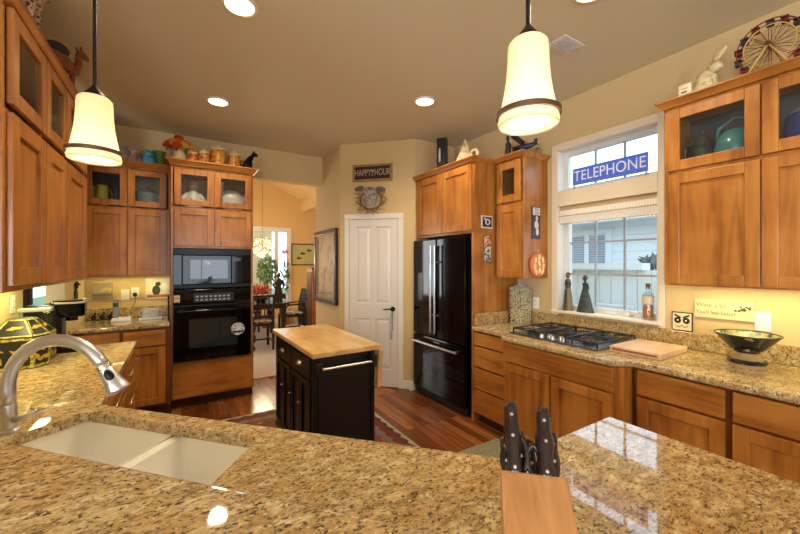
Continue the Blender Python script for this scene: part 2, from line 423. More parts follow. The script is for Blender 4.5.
# casing on the wall
cs = MB()
for (a, b, z0, z1) in [(WY1,WY1+0.062,1.0,2.612),(WY0-0.042,WY0,1.03,2.612)]: cs.box(2.982,3.0,a,b,z0,z1)
cs.box(2.982,3.0,WY0,WY1,2.55,2.612)
cs.box(2.982,3.0,WY0,WY1,2.03,2.165)
struct(cs.build('trim_1', mat('casing_cream', (226,210,182), 0.5), bevel=0.006))
rv = MB()
rv.box(2.984,3.15,WY1-0.004,WY1,1.085,2.03).box(2.984,3.15,WY0,WY0+0.004,1.085,2.03).box(2.984,3.15,WY1-0.004,WY1,2.166,2.55).box(2.984,3.15,WY0,WY0+0.004,2.166,2.55)
rv.box(2.984,3.15,WY0+0.004,WY1-0.004,2.546,2.55).box(2.984,3.15,WY0+0.004,WY1-0.004,2.165,2.169)
struct(rv.build('trim_2', white))
struct(MB().box(2.955,3.09,WY0-0.03,WY1+0.05,1.052,1.076).build('trim_3', mat('window_sill_cream', (232,222,200), 0.4), bevel=0.006))
# other windows
window('window_3', -0.45, 1.55, 0.5, 2.45, 0, 0, (0,-4.27,0), fr=0.07, cols=2, m=white)
window('window_4', -3.4, -1.8, 0.5, 2.45, 0, 0, (0,-4.27,0), fr=0.07, cols=2, m=white)
window('window_5', 0.5, 2.7, 0.5, 2.45, 0, PI/2, (-4.73,-3.2,0), fr=0.07, cols=2, m=white)
window('window_6', DX0, DX1, DZ0, DZ1, 0, 0, (0,9.19,0), fr=0.06, cols=1, m=white)
w6m = MB().box(1.985,2.075,9.185,9.24,DZ0+0.06,DZ1-0.06).box(DX0-0.05,DX0,9.17,9.2,DZ0-0.05,DZ1+0.06).box(DX1,DX1+0.05,9.17,9.2,DZ0-0.05,DZ1+0.06).box(DX0,DX1,9.17,9.2,DZ1,DZ1+0.06).box(DX0,DX1,9.17,9.2,DZ0-0.05,DZ0)
struct(w6m.build('trim_4', white))
window('window_7', HX0, HX1, 0.75, 2.2, 0, 0, (0,7.02,0), fr=0.03, cols=4, rows=3, m=white)
window('window_8', 6.5, 8.1, 0.7, 2.3, 0, PI/2, (-0.88,0,0), fr=0.05, cols=2, m=white)  # unseen window, added to go with the dining fill lamp

# pantry door on the 45 degree wall: local x along the wall, y into the wall
def diag(px): return px
DR = -PI/4
door = MB()
dw, dh = 0.62, 2.045
fx = 0.085
door.box(0,dw,-0.006,-0.002,0.012,dh)
def frame_rails(mb, xs, zs, y0, y1):
    for a, b, c, d_ in xs: mb.box(a,b,y0,y1,c,d_)
colsx = [(0.085,0.275),(0.345,0.535)]; rowsz = [(0.22,0.83),(1.02,1.72),(1.80,1.95)]
bars = [(0,0.085),(0.275,0.345),(0.535,dw)]
for a, b in bars: door.box(a,b,-0.020,-0.006,0.012,dh)
zb = [0.012,0.22,0.83,1.02,1.955,dh]
rowsz = [(0.22,0.83),(1.02,1.955)]
for a, b in colsx:
    prev = 0.012
    for z0, z1 in rowsz:
        door.box(a,b,-0.020,-0.006,prev,z0); prev = z1
    door.box(a,b,-0.020,-0.006,prev,dh)
    for z0, z1 in rowsz:
        door.frust((a+0.018,b-0.018,-0.006,-0.0059),0,(0,0,0,0),0) if False else None
dr = struct(door.build('door_1', white_d, bevel=0.005))
for a, b in colsx:
    for z0, z1 in rowsz:
        p = MB(); p.add([(a+0.012,-0.006,z0+0.012),(b-0.012,-0.006,z0+0.012),(b-0.012,-0.006,z1-0.012),(a+0.012,-0.006,z1-0.012),
                   (a+0.045,-0.017,z0+0.045),(b-0.045,-0.017,z0+0.045),(b-0.045,-0.017,z1-0.045),(a+0.045,-0.017,z1-0.045)],
                  [(3,2,1,0),(4,5,6,7),(0,1,5,4),(1,2,6,5),(2,3,7,6),(3,0,4,7)])
        p.build('door_panel', white_d, dr)
dr.location = (1.80,4.12,0); dr.rotation_euler = (0,0,DR)
h = MB().lathe([(0.030,0),(0.030,0.008),(0.014,0.014),(0.011,0.05)], (0.560,-0.02,0.955), 16, Rx(PI/2))
h.tube([(0.560,-0.065,0.955),(0.52,-0.07,0.957),(0.45,-0.066,0.953)], [0.011,0.009,0.007], 8)
h.build('door_handle', black_s, dr, smooth='edge')
kh = tag(MB().box(0.555,0.575,-0.075,-0.064,0.70,0.93).box(0.545,0.565,-0.078,-0.066,0.60,0.69).build('key_lanyard', [mat('grey_strap', (150,150,156), 0.6)], None), 'grey strap with dark key hanging from the handle of the white pantry door', 'lanyard')
kh.location = dr.location; kh.rotation_euler = dr.rotation_euler
dcs = MB().box(-0.067,-0.004,-0.022,0,0,dh+0.005).box(dw+0.004,dw+0.070,-0.022,0,0,dh+0.005).box(-0.067,dw+0.070,-0.022,0,dh+0.005,dh+0.072)
t_ = struct(dcs.build('trim_5', white, bevel=0.005)); t_.location = dr.location; t_.rotation_euler = dr.rotation_euler
bb = MB().box(dw+0.07,dw+0.20,-0.015,0,0,0.1); o = struct(bb.build('baseboard_pantry', white, bevel=0.004)); o.location = dr.location; o.rotation_euler = dr.rotation_euler

# ------------------------------------------------------------------ outside the windows
struct(MB().box(3.15,25,-8,20,-0.3,-0.12).build('ground', mat('gravel_ground', (150,146,138), 0.9, noise=(9,(120,118,108),0.4,0.6)))).location = (0,0,0)
struct(MB().box(-6,16,9.32,25,-0.3,-0.12).build('lawn', mat('lawn_green', (92,112,66), 0.9)))
siding = bpy.data.materials.new('white_siding'); siding.use_nodes = True
_n = siding.node_tree.nodes; _l = siding.node_tree.links; _t = _n.new('ShaderNodeTexCoord'); _w = _n.new('ShaderNodeTexWave')
_w.wave_type = 'BANDS'; _w.bands_direction = 'Z'; _w.wave_profile = 'SAW'; _w.inputs['Scale'].default_value = 2.0
_l.new(_t.outputs['Object'], _w.inputs['Vector']); _r = _n.new('ShaderNodeValToRGB'); _r.color_ramp.elements[0].color = lin((206,216,224)); _r.color_ramp.elements[1].color = lin((228,238,244)); _r.color_ramp.elements[1].position = 0.2
_l.new(_w.outputs['Color'], _r.inputs[0]); _l.new(_r.outputs[0], _n['Principled BSDF'].inputs['Base Color'])
hs = thing('neighbour_house', 'white sided house next door seen through the kitchen window', 'house', (7.2,3.5,0))
MB().box(0,4,-6.0,4.5,-0.12,2.30).build('siding_wall', siding, hs)
MB().box(-0.5,4.5,-6.0,5.0,2.30,2.42).build('soffit', mat('soffit_white', (236,238,240), 0.6), hs)
MB().prism([(-0.5,2.42),(4.5,2.42),(4.5,2.75)], -6.0, 5.0, 'y').build('roof', mat('roof_grey', (150,150,152), 0.9), hs)
hw = MB().box(-0.03,0,0.25,1.25,1.3,2.2).box(-0.06,-0.03,0.25,0.37,1.3,2.2).box(-0.06,-0.03,1.13,1.25,1.3,2.2).box(-0.06,-0.03,0.37,1.13,2.1,2.2).box(-0.06,-0.03,0.70,0.80,1.3,2.1).build('house_window', mat('outdoor_white', (222,232,240), 0.6), hs)
bl = MB()
for i in range(15): bl.box(-0.05,-0.035,0.38,0.69,1.33+i*0.05,1.365+i*0.05); bl.box(-0.05,-0.035,0.81,1.12,1.33+i*0.05,1.365+i*0.05)
bl.build('blind_slats', mat('blind_blue_grey', (150,172,190), 0.6), hw)
outw = mat('outdoor_white', (222,232,240), 0.6)
fe = thing('yard_fence', 'white board fence with a wide cap rail outside the kitchen window', 'fence', (5.2,2.2,0))
f_ = MB()
for i in range(34): f_.box(0,0.03,-3.2+i*0.17,-3.04+i*0.17,-0.12,1.42)
f_.build('fence_boards', outw, fe)
MB().box(-0.08,0.14,0.1,2.9,1.42,1.51).build('cap_rail', outw, fe)
MB().box(-0.06,0.12,-3.2,-0.45,1.20,1.27).build('low_rail', outw, fe)
MB().box(-0.12,0.04,-0.45,-0.25,-0.12,1.5).build('fence_post', outw, fe)
def leaf_mass(name, m, parent, c, r, n, ls, seed, flat=0.35):
    rnd = random.Random(seed); b = MB()
    for _ in range(n):
        d = Vector((rnd.gauss(0,1), rnd.gauss(0,1), rnd.gauss(0,1))).normalized()*(rnd.random()**0.4)
        p = Vector(c)+Vector((d.x*r[0], d.y*r[1], d.z*r[2]))
        M = Euler((rnd.random()*6, rnd.random()*6, rnd.random()*6)).to_matrix()
        s = ls*(0.6+0.8*rnd.random())
        q = [Vector((-s,0,0)), Vector((0,-s*flat,s*0.12)), Vector((s,0,0)), Vector((0,s*flat,s*0.12))]
        b.add([p+M @ v for v in q], [(0,1,2,3)])
    return b.build(name, m, parent)
green = mat('leaf_green', (70,104,62), 0.6, noise=(6,(110,140,84),0.4,0.6))
green_d = mat('shrub_grey_green', (86,100,92), 0.7)
sh = thing('garden_shrub', 'grey green shrub behind the fence outside the kitchen window', 'shrub', (5.9,2.35,-0.12))
leaf_mass('shrub_foliage', green_d, sh, (0,0,1.38), (0.3,0.38,0.42), 420, 0.09, 3)
MB().cyl((0,0,0),(0,0,1.3),0.03,0.015).build('shrub_stem', mat('bark', (90,70,52), 0.9), sh)
lt = thing('garden_lattice', 'small white lattice panel leaning on the fence below the window', 'lattice', (5.05,2.62,-0.12))
g_ = MB()
for i in range(5): g_.box(-0.015,0.015,-0.2+i*0.1,-0.18+i*0.1,0,1.02)
for i in range(8): g_.box(-0.02,0.01,-0.2,0.22,0.1+i*0.12,0.12+i*0.12)
g_.build('lattice_bars', outw, lt)
MB().box(-0.03,0.03,-0.24,0.26,1.02,1.06).build('lattice_cap', outw, lt)
th = tag(MB().box(-1,2.62,12.5,12.7,-0.12,4.5).build('garden_wall', mat('garden_wall_tan', (196,176,132), 0.9)), 'tan outside wall beyond the dining room window', 'wall')

# ------------------------------------------------------------------ cabinets
def shaker(mb, x0, x1, z0, z1, st=0.062, t=0.022, glass=False):
    mb.box(x0,x0+st,-t,0,z0,z1).box(x1-st,x1,-t,0,z0,z1).box(x0+st,x1-st,-t,0,z0,z0+st).box(x0+st,x1-st,-t,0,z1-st,z1)
    if not glass: mb.box(x0+st-0.002,x1-st+0.002,-0.007,-0.001,z0+st-0.002,z1-st+0.002)
def cab_door(par, x0, x1, z0, z1, st=0.062, handle=None):
    b = MB(); shaker(b, x0, x1, z0, z1, st); o = b.build('door', wood_v, par, bevel=0.0035); 
    if handle: pull(o, *handle)
    return o
def cab_glass(par, x0, x1, z0, z1, st=0.062):
    b = MB(); shaker(b, x0, x1, z0, z1, st, glass=True); o = b.build('glass_door', wood_v, par, bevel=0.0035)
    MB().box(x0+st-0.003,x1-st+0.003,-0.012,-0.008,z0+st-0.003,z1-st+0.003).build('glass_pane', cglass, o); return o
def drawer(par, x0, x1, z0, z1, handle=None):
    o = MB().box(x0,x1,-0.022,0,z0,z1).build('drawer_front', wood_h, par, bevel=0.005)
    if handle: pull(o, *handle)
    return o
def pull(par, x0, x1, z):
    MB().cyl((x0,-0.045,z),(x1,-0.045,z),0.005).cyl((x0+0.01,-0.022,z),(x0+0.01,-0.045,z),0.004).cyl((x1-0.01,-0.022,z),(x1-0.01,-0.045,z),0.004).ball((x0,-0.045,z),0.008).ball((x1,-0.045,z),0.008).build('pull', brass, par, smooth=True)
def knob(par, x, z):
    MB().lathe([(0.006,0),(0.006,0.012),(0.014,0.018),(0.013,0.026),(0.0,0.03)], (x,-0.022,z), 12, Rx(PI/2)).build('knob', brass, par, smooth=True)
def carcass(par, w, d, z0, z1, holl=None, mids=(), m=wood_v):
    b = MB()
    if holl is None: b.box(0,w,0,d,z0,z1)
    else:
        h0, h1 = holl
        if h0 > z0: b.box(0,w,0,d,z0,h0)
        if z1 > h1: b.box(0,w,0,d,h1,z1)
        b.box(0,0.02,0,d,h0,h1).box(w-0.02,w,0,d,h0,h1).box(0.02,w-0.02,d-0.012,d,h0,h1)
        MB().box(0.021,w-0.021,d-0.016,d-0.0125,h0+0.001,h1-0.001).build('back_dim_sheet', inner_dim, par)  # added blue-grey sheet paints the dim interior and reflected daylight
        for x in mids: b.box(x-0.018,x+0.018,0,0.02,h0,h1)
    return b.build('cabinet_body', m, par, bevel=0.002, seg=1)
def crown(par, w, d, z0, h=0.055, out=0.045, left=True, right=True, name='crown_moulding'):
    l0 = out if left else 0; r0 = out if right else 0
    k = lambda e: (-(e if left else 0), w+(e if right else 0), -e-0.022, d)
    b = MB()
    b.frust(k(0.004), z0, k(0.010), z0+h*0.2)
    b.frust(k(0.010), z0+h*0.2, k(out*0.9), z0+h*0.78)
    b.frust(k(out), z0+h*0.78, k(out), z0+h)
    return b.build(name, wood_h, par)
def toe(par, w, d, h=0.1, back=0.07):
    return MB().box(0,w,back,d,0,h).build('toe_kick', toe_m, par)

R90 = -PI/2
# right wall upper cabinet: two glass doors over two panel doors; local x -> -y
t = thing('upper_cabinet', 'wide cherry wall cabinet right of the window with teapots behind glass doors', 'cabinet', (2.66,1.062,0), R90)
carcass(t, 0.895, 0.34, 1.365, 2.49, (2.085,2.475), (0.45,))
cab_glass(t, 0.025, 0.448, 2.085, 2.468); cab_glass(t, 0.456, 0.88, 2.085, 2.468)
cab_door(t, 0.025, 0.448, 1.375, 2.062); cab_door(t, 0.456, 0.88, 1.375, 2.062)
crown(t, 0.895, 0.34, 2.485, 0.046, 0.036)
# narrow upper left of the window
t = thing('upper_cabinet', 'narrow cherry wall cabinet left of the window with a pumpkin plate on its side', 'cabinet', (2.66,2.494,0), R90)
carcass(t, 0.325, 0.34, 1.365, 2.49, (2.085,2.475))
cab_glass(t, 0.012, 0.30, 2.085, 2.468, 0.07); cab_door(t, 0.012, 0.30, 1.375, 2.062, 0.07)
crown(t, 0.325, 0.34, 2.485, 0.046, 0.036, left=False)
# fridge enclosure
t = thing('fridge_cabinet', 'deep cherry cabinet above the refrigerator with its tall side panel', 'cabinet', (2.40,3.53,0), R90)
MB().box(0,1.005,0,0.6,1.80,2.49).build('cabinet_body', wood_v, t, bevel=0.002, seg=1)
MB().box(0.975,1.003,-0.02,0.6,0,1.80).build('side_panel', wood_v, t)
cab_door(t, 0.045, 0.50, 1.83, 2.47, 0.07); cab_door(t, 0.508, 0.965, 1.83, 2.47, 0.07)
crown(t, 1.005, 0.6, 2.485, 0.046, 0.036, left=False)
# oven tower
t = thing('oven_cabinet', 'tall cherry oven tower holding the two black ovens between nook and dining room', 'cabinet', (-0.09,4.322,0), 0)
b = MB().box(0,0.79,0,0.548,0.1,0.485).box(0,0.79,0,0.548,1.665,2.10).box(0,0.79,0,0.548,2.49,2.52)
b.box(0,0.025,0,0.548,0.485,1.665).box(0.765,0.79,0,0.548,0.485,1.665).box(0.025,0.765,0.50,0.548,0.485,1.665)
b.box(0,0.02,0,0.548,2.10,2.49).box(0.77,0.79,0,0.548,2.10,2.49).box(0.02,0.77,0.53,0.548,2.10,2.49).box(0.375,0.415,0,0.02,2.10,2.49)
b.build('cabinet_body', wood_v, t, bevel=0.002, seg=1)
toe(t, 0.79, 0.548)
cab_glass(t, 0.03, 0.390, 2.11, 2.49); cab_glass(t, 0.398, 0.765, 2.11, 2.49)
cab_door(t, 0.03, 0.390, 1.69, 2.075); cab_door(t, 0.398, 0.765, 1.69, 2.075)
drawer(t, 0.015, 0.775, 0.115, 0.478)
crown(t, 0.79, 0.548, 2.515, 0.06)
# nook upper
t = thing('upper_cabinet', 'cherry wall cabinet in the nook left of the ovens with mugs behind glass', 'cabinet', (-0.848,4.552,0), 0)
carcass(t, 0.752, 0.318, 1.375, 2.49, (2.08,2.475), (0.385,))
cab_glass(t, 0.05, 0.381, 2.09, 2.465, 0.058); cab_glass(t, 0.389, 0.715, 2.09, 2.465, 0.058)
cab_door(t, 0.05, 0.381, 1.385, 2.06, 0.058); cab_door(t, 0.389, 0.715, 1.385, 2.06, 0.058)
crown(t, 0.752, 0.318, 2.49, left=False, right=False)
# nook base
t = thing('base_cabinet', 'cherry base cabinet in the nook under the phone counter', 'cabinet', (-0.848,4.25,0), 0)
MB().box(0,0.756,0,0.62,0.1,0.873).build('cabinet_body', wood_shade, t); toe(t, 0.756, 0.6)
drawer(t, 0.04, 0.355, 0.70, 0.85); drawer(t, 0.385, 0.715, 0.70, 0.85)
cab_door(t, 0.04, 0.355, 0.125, 0.685); cab_door(t, 0.385, 0.715, 0.125, 0.685)
# left uppers: local x -> +y
t = thing('upper_cabinet', 'long cherry wall cabinet on the left with a camel on top', 'cabinet', (-0.60,2.02,0), PI/2)
carcass(t, 1.385, 0.33, 1.385, 2.55, (2.13,2.53), (0.455,0.85))
xs = [(0.03,0.445),(0.465,0.84),(0.86,1.36)]
for a, b_ in xs: cab_glass(t, a, b_, 2.15, 2.54, 0.065); cab_door(t, a, b_, 1.41, 2.115, 0.075)
crown(t, 1.385, 0.33, 2.545, 0.058, 0.014, left=True, right=True)
# left base run and the diagonal sink base (mostly hidden)
t = thing('base_cabinet', 'cherry base cabinet with brass pulls under the left counter end', 'cabinet', (-0.315,2.02,0), PI/2)
MB().box(0,1.325,0,0.6,0.1,0.873).build('cabinet_body', wood_v, t); toe(t, 1.325, 0.6)
for i, (a, b_) in enumerate([(0.03,0.66),(0.68,1.31)]):
    drawer(t, a, b_, 0.71, 0.86, (a+0.08,b_-0.06,0.80)); drawer(t, a, b_, 0.42, 0.69, (a+0.08,b_-0.06,0.62)); drawer(t, a, b_, 0.12, 0.40, (a+0.08,b_-0.06,0.34))
t = thing('sink_base_cabinet', 'cherry corner base cabinet under the white double sink', 'cabinet', (-0.315,1.91,0), -PI/4)
MB().box(0.02,1.56,0.03,0.05,0.1,0.873).build('cabinet_body', wood_v, t); MB().box(0.02,1.56,0.08,0.10,0,0.1).build('toe_kick', toe_m, t)
cab_door(t, 0.2, 0.76, 0.12, 0.86); cab_door(t, 0.78, 1.36, 0.12, 0.86)
t = thing('peninsula_cabinet', 'cherry base cabinet under the granite peninsula behind the knives', 'cabinet', (1.365,0.23,0), PI/2)
MB().box(0,0.48,0,0.45,0.1,0.873).build('cabinet_body', wood_v, t); toe(t, 0.48, 0.45)
cab_door(t, 0.03, 0.45, 0.12, 0.86)
# right base run
t = thing('base_cabinet', 'cherry stack of four drawers between refrigerator and cooktop', 'cabinet', (2.36,2.50,0), R90)
MB().box(0,0.45,0,0.62,0.1,0.873).build('cabinet_body', wood_shade, t); toe(t, 0.45, 0.62)
for z0, z1 in [(0.745,0.86),(0.545,0.73),(0.345,0.53),(0.12,0.33)]: drawer(t, 0.02, 0.40, z0, z1)
t = thing('base_cabinet', 'cherry base cabinet with plain front panel and two doors under the gas cooktop', 'cabinet', (2.262,2.048,0), R90)
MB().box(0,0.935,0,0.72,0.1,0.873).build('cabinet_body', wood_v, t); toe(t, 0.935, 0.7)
drawer(t, 0.012, 0.878, 0.715, 0.866)
cab_door(t, 0.022, 0.44, 0.12, 0.70); cab_door(t, 0.452, 0.878, 0.12, 0.70)
t = thing('base_cabinet', 'cherry base cabinet with drawers over doors below the painted bowl', 'cabinet', (2.36,1.125,0), R90)
MB().box(0.022,1.325,0,0.62,0.1,0.873).build('cabinet_body', wood_shade, t); MB().box(0.03,1.32,0.07,0.62,0,0.1).build('toe_kick', toe_m, t)
for a, b_ in [(0.045,0.452),(0.482,0.865),(0.895,1.30)]: drawer(t, a, b_, 0.715, 0.862); cab_door(t, a, b_, 0.12, 0.70)

# ------------------------------------------------------------------ worktops
def slab(name, outer, holes, z0, z1, m, bevel=0.012):
    bm = bmesh.new(); es = []
    for loop in [outer]+holes:
        vs = [bm.verts.new((x, y, z0)) for x, y in loop]
        for i in range(len(vs)): es.append(bm.edges.new((vs[i], vs[(i+1) % len(vs)])))
    bmesh.ops.triangle_fill(bm, edges=es, use_beauty=True)
    r = bmesh.ops.extrude_face_region(bm, geom=bm.faces[:])
    for v in [g for g in r['geom'] if isinstance(g, bmesh.types.BMVert)]: v.co.z = z1
    bmesh.ops.recalc_face_normals(bm, faces=bm.faces)
    bmesh.ops.dissolve_limit(bm, angle_limit=0.01, verts=bm.verts, edges=bm.edges)
    me = bpy.data.meshes.new(name); bm.to_mesh(me); bm.free(); me.materials.append(m)
    o = bpy.data.objects.new(name, me); C.objects.link(o)
    if bevel:
        b = o.modifiers.new('bevel', 'BEVEL'); b.width = bevel; b.segments = 3; b.limit_method = 'ANGLE'; b.angle_limit = math.radians(40)
    return o
SK = [(-0.318,1.857),(0.224,1.267),(0.011,0.995),(-0.548,1.668)]
def rounded(poly, r=0.05, n=5):
    out = []
    m = len(poly)
    for i in range(m):
        p = Vector(poly[i]); a = (Vector(poly[i-1])-p).normalized(); b = (Vector(poly[(i+1) % m])-p).normalized()
        for k in range(n+1):
            q = k/n; out.append(tuple(p+a*r*(1-q)**2+b*r*q**2))
    return out
L_out = [(-0.928,3.36),(-0.285,3.36),(-0.285,1.917),(0.835,0.740),(1.398,0.742),(1.405,0.20),(0.62,0.20),(-0.928,1.84)]
o = slab('countertop', L_out, [rounded(SK, 0.03)], 0.875, 0.915, gran); tag(o, 'polished granite counter running from the left wall around the white sink to the peninsula', 'countertop')
R_out = [(2.978,2.503),(2.325,2.503),(2.325,2.11),(2.222,2.04),(2.222,1.17),(2.325,1.09),(2.325,-0.2),(2.978,-0.2)]
o = slab('countertop', R_out, [], 0.875, 0.915, gran); tag(o, 'granite counter with the gas cooktop along the window wall', 'countertop')
o = slab('countertop', [(-0.848,4.212),(-0.096,4.212),(-0.096,4.868),(-0.848,4.868)], [], 0.875, 0.915, gran); tag(o, 'granite counter in the nook with a cordless phone', 'countertop')
o = slab('bar_top', [(-0.928,1.866),(0.615,0.172),(1.47,0.172),(1.47,-0.25),(0.47,-0.25),(-0.928,1.15)], [], 1.03, 1.07, gran); tag(o, 'raised granite bar top nearest the camera holding the knife block', 'countertop')
kw = slab('bar_wall', [(-0.928,1.80),(0.585,0.145),(1.44,0.145),(1.44,0.03),(0.575,0.03),(-0.928,1.54)], [], 0, 1.03, paint, 0); kw.name = 'wall_bar'; struct(kw)
o = MB().box(2.978,2.998,-0.2,2.50,0.915,1.03).build('backsplash', gran_b, bevel=0.004); tag(o, 'granite backsplash strip under the kitchen window', 'backsplash')
o = MB().box(2.36,2.976,2.484,2.501,0.916,1.03).build('backsplash', gran_b, bevel=0.004); tag(o, 'short pale granite splash beside the refrigerator panel', 'backsplash')
o = MB().box(-0.846,-0.096,4.85,4.868,0.916,1.03).build('backsplash', gran_b, bevel=0.004); tag(o, 'granite backsplash strip behind the cordless phone', 'backsplash')
o = MB().box(-0.928,-0.91,1.8,3.36,0.916,1.03).build('backsplash', gran_b, bevel=0.004); tag(o, 'granite backsplash strip on the left wall behind the coffee maker', 'backsplash')

# sink: two bowls in a quad, with a divider
sk = thing('sink', 'white double bowl undermount sink in the granite counter', 'sink', (0,0,0))
def shrink(poly, d):
    c = sum((Vector(p) for p in poly), Vector((0,0)))/len(poly)
    out = []
    n = len(poly)
    for i in range(n):
        p = Vector(poly[i]); a = (Vector(poly[i-1])-p).normalized(); b = (Vector(poly[(i+1) % n])-p).normalized()
        s_ = abs(a.x*b.y-a.y*b.x); out.append(tuple(p+(a+b)*d/max(s_, 0.3)))
    return out
def lerp2(a, b, t): return (a[0]+(b[0]-a[0])*t, a[1]+(b[1]-a[1])*t)
def bowl(name, poly, ztop, zbot):
    rings = [(rounded(shrink(poly,0.0),0.02,6), ztop),(rounded(shrink(poly,0.003),0.03,6), ztop-0.02),(rounded(shrink(poly,0.02),0.05,6), zbot+0.03),(rounded(shrink(poly,0.05),0.05,6), zbot)]
    b = MB(); n = len(rings[0][0]); vs = []; fs = []
    for ring, z in rings: vs += [(x,y,z) for x, y in ring]
    for i in range(len(rings)-1):
        for k in range(n): fs.append((i*n+k, i*n+(k+1) % n, (i+1)*n+(k+1) % n, (i+1)*n+k))
    fs.append([3*n+k for k in range(n)])
    b.add(vs, fs); o = b.build(name, sink_m, sk, smooth='edge'); return o
big = shrink(SK, -0.014)
f1, f2 = lerp2(big[0],big[1],0.53), lerp2(big[0],big[1],0.585); n1, n2 = lerp2(big[3],big[2],0.53), lerp2(big[3],big[2],0.585)
bA = bowl('left_bowl', [big[0], f1, n1, big[3]], 0.874, 0.69)
bB = bowl('right_bowl', [f2, big[1], big[2], n2], 0.874, 0.71)
def strip(p, q, r, s, z): return [(p[0],p[1],z),(q[0],q[1],z),(r[0],r[1],z),(s[0],s[1],z)]
dv = MB(); dv.prism([lerp2(f1,n1,-0.0), lerp2(f2,n2,-0.0), n2, n1], 0.74, 0.871); dv.build('divider', sink_m, sk, bevel=0.006)
MB().lathe([(0.04,0.0),(0.04,0.006),(0.03,0.004)], (-0.33,1.52,0.692), 20).build('drain', steel, bA); MB().lathe([(0.04,0.0),(0.04,0.006),(0.03,0.004)], (-0.02,1.22,0.712), 20).build('drain', steel, bB)

# faucet: high arc pull-down
fb = Vector((-0.513,1.772,0.915))
fc = thing('faucet', 'brushed nickel high arc pull-down faucet at the left end of the sink', 'faucet', fb)
dirv = Vector((0.84,-0.54,0)).normalized()
MB().lathe([(0.032,0),(0.032,0.008),(0.024,0.014),(0.023,0.09),(0.019,0.10)], (0,0,0), 20).build('faucet_base', nickel, fc, smooth='edge')
pts = [Vector((0,0,0.09)), Vector((0,0,0.14))]
R_ = 0.178
for i in range(0, 15):
    a = PI-(PI*0.855)*i/14
    pts.append(dirv*(R_+R_*math.cos(a))+Vector((0,0,0.157+0.164*math.sin(a))))
rs = [0.0205]*len(pts)
MB().tube(pts, rs, 16).build('spout', nickel, fc, smooth=True)
e0 = pts[-1]; ed = (pts[-1]-pts[-2]).normalized()
hd = MB().tube([e0-ed*0.004, e0+ed*0.006, e0+ed*0.012], [0.0225,0.0240,0.022], 18); hd.build('collar', chrome, fc, smooth='edge')
hdn = MB().tube([e0+ed*0.008, e0+ed*0.03, e0+ed*0.065, e0+ed*0.094, e0+ed*0.100], [0.0215,0.0225,0.028,0.036,0.034], 20).build('spray_head', nickel, fc, smooth='edge')
side = Vector((0.52,-0.85,0)); 
vd = (-(fb+e0)+Vector((0,0,1.5))); vd = (vd-ed*vd.dot(ed)).normalized(); sd = ed.cross(vd)
Mx = Matrix((sd, vd, ed)).transposed()
bt = MB(); bt.M = Matrix.Translation(e0+ed*0.040+vd*0.0225) @ Mx.to_4x4(); bt.ball((0,0,0),(0.013,0.007,0.022)); bt.build('spray_button', black_s, hdn, smooth=True)
lv = MB().tube([(0.02,-0.015,0.045),(0.045,-0.03,0.05),(0.085,-0.05,0.075)], [0.012,0.009,0.007], 10); lv.build('lever', nickel, fc, smooth=True)

# ------------------------------------------------------------------ appliances
fr = thing('refrigerator', 'black french door refrigerator with steel handles beside the pantry wall', 'refrigerator', (2.37,3.508,0), R90)
MB().box(0.0,0.905,0.03,0.60,0.02,1.775).build('fridge_body', black_s, fr, bevel=0.004)
for a, b_ in [(0.002,0.448),(0.456,0.903)]:
    d_ = MB().box(a,b_,-0.03,0.028,0.70,1.772).build('fridge_door', black_g, fr, bevel=0.012)
    hx = 0.415 if a < 0.2 else 0.488
    MB().cyl((hx,-0.085,0.76),(hx,-0.085,1.70),0.0125,n=14).cyl((hx,-0.03,0.95),(hx,-0.085,0.95),0.009).cyl((hx,-0.03,1.52),(hx,-0.085,1.52),0.009).build('handle', steel, d_, smooth='edge')
d_ = MB().box(0.002,0.903,-0.03,0.028,0.085,0.69).build('freezer_drawer', black_g, fr, bevel=0.012)
MB().cyl((0.06,-0.085,0.625),(0.845,-0.085,0.625),0.0125,n=14).cyl((0.12,-0.03,0.625),(0.12,-0.085,0.625),0.009).cyl((0.785,-0.03,0.625),(0.785,-0.085,0.625),0.009).build('handle', steel, d_, smooth='edge')
MB().box(0.40,0.50,-0.0315,-0.029,0.645,0.662).build('badge', steel, d_)
MB().box(0.01,0.895,-0.005,0.03,0.02,0.082).build('kick_grille', black_m, fr)
MB().box(0.10,0.20,-0.034,-0.029,1.08,1.40).build('dispenser', mat('dispenser_dark', (30,30,32), 0.2), fr, bevel=0.003)

ov = thing('built_in_oven', 'black built-in wall oven with a round sticker on its door', 'oven', (-0.068,4.30,0), 0)
MB().box(0,0.735,0.0,0.47,0.492,1.235).build('oven_body', black_s, ov, bevel=0.003)
pnl = MB().box(0,0.735,-0.022,0,1.075,1.232).build('control_panel', black_g, ov, bevel=0.003)
MB().box(0.18,0.56,-0.0235,-0.021,1.10,1.19).build('display', mat('oven_display', (40,52,60), 0.12), pnl)
kb_ = MB()
for i in range(8):
    for j in range(2): kb_.box(0.20+i*0.042,0.226+i*0.042,-0.0245,-0.023,1.115+j*0.035,1.132+j*0.035)
kb_.build('buttons', mat('button_grey', (140,146,150), 0.4), pnl)
dd = MB().box(0,0.735,-0.035,0,0.495,1.062).build('oven_door', black_g, ov, bevel=0.006)
MB().box(0.14,0.60,-0.0362,-0.034,0.625,0.925).build('oven_glass', mat('oven_glass_reflection_tint', (30,44,46), 0.03, spec=0.9), dd)  # teal base colour paints reflections into the dark glass
MB().cyl((0.04,-0.075,1.015),(0.695,-0.075,1.015),0.0135,n=14).box(0.06,0.09,-0.08,-0.035,1.004,1.026).box(0.645,0.675,-0.08,-0.035,1.004,1.026).build('handle', black_g, dd, smooth='edge')
st_ = MB().lathe([(0.068,0),(0.068,0.003)], (0.60,-0.036,0.79), 28, Rx(PI/2)).build('sticker', mat('sticker_white', (206,206,204), 0.5, noise=(60,(120,124,126),0.5,0.56)), dd)
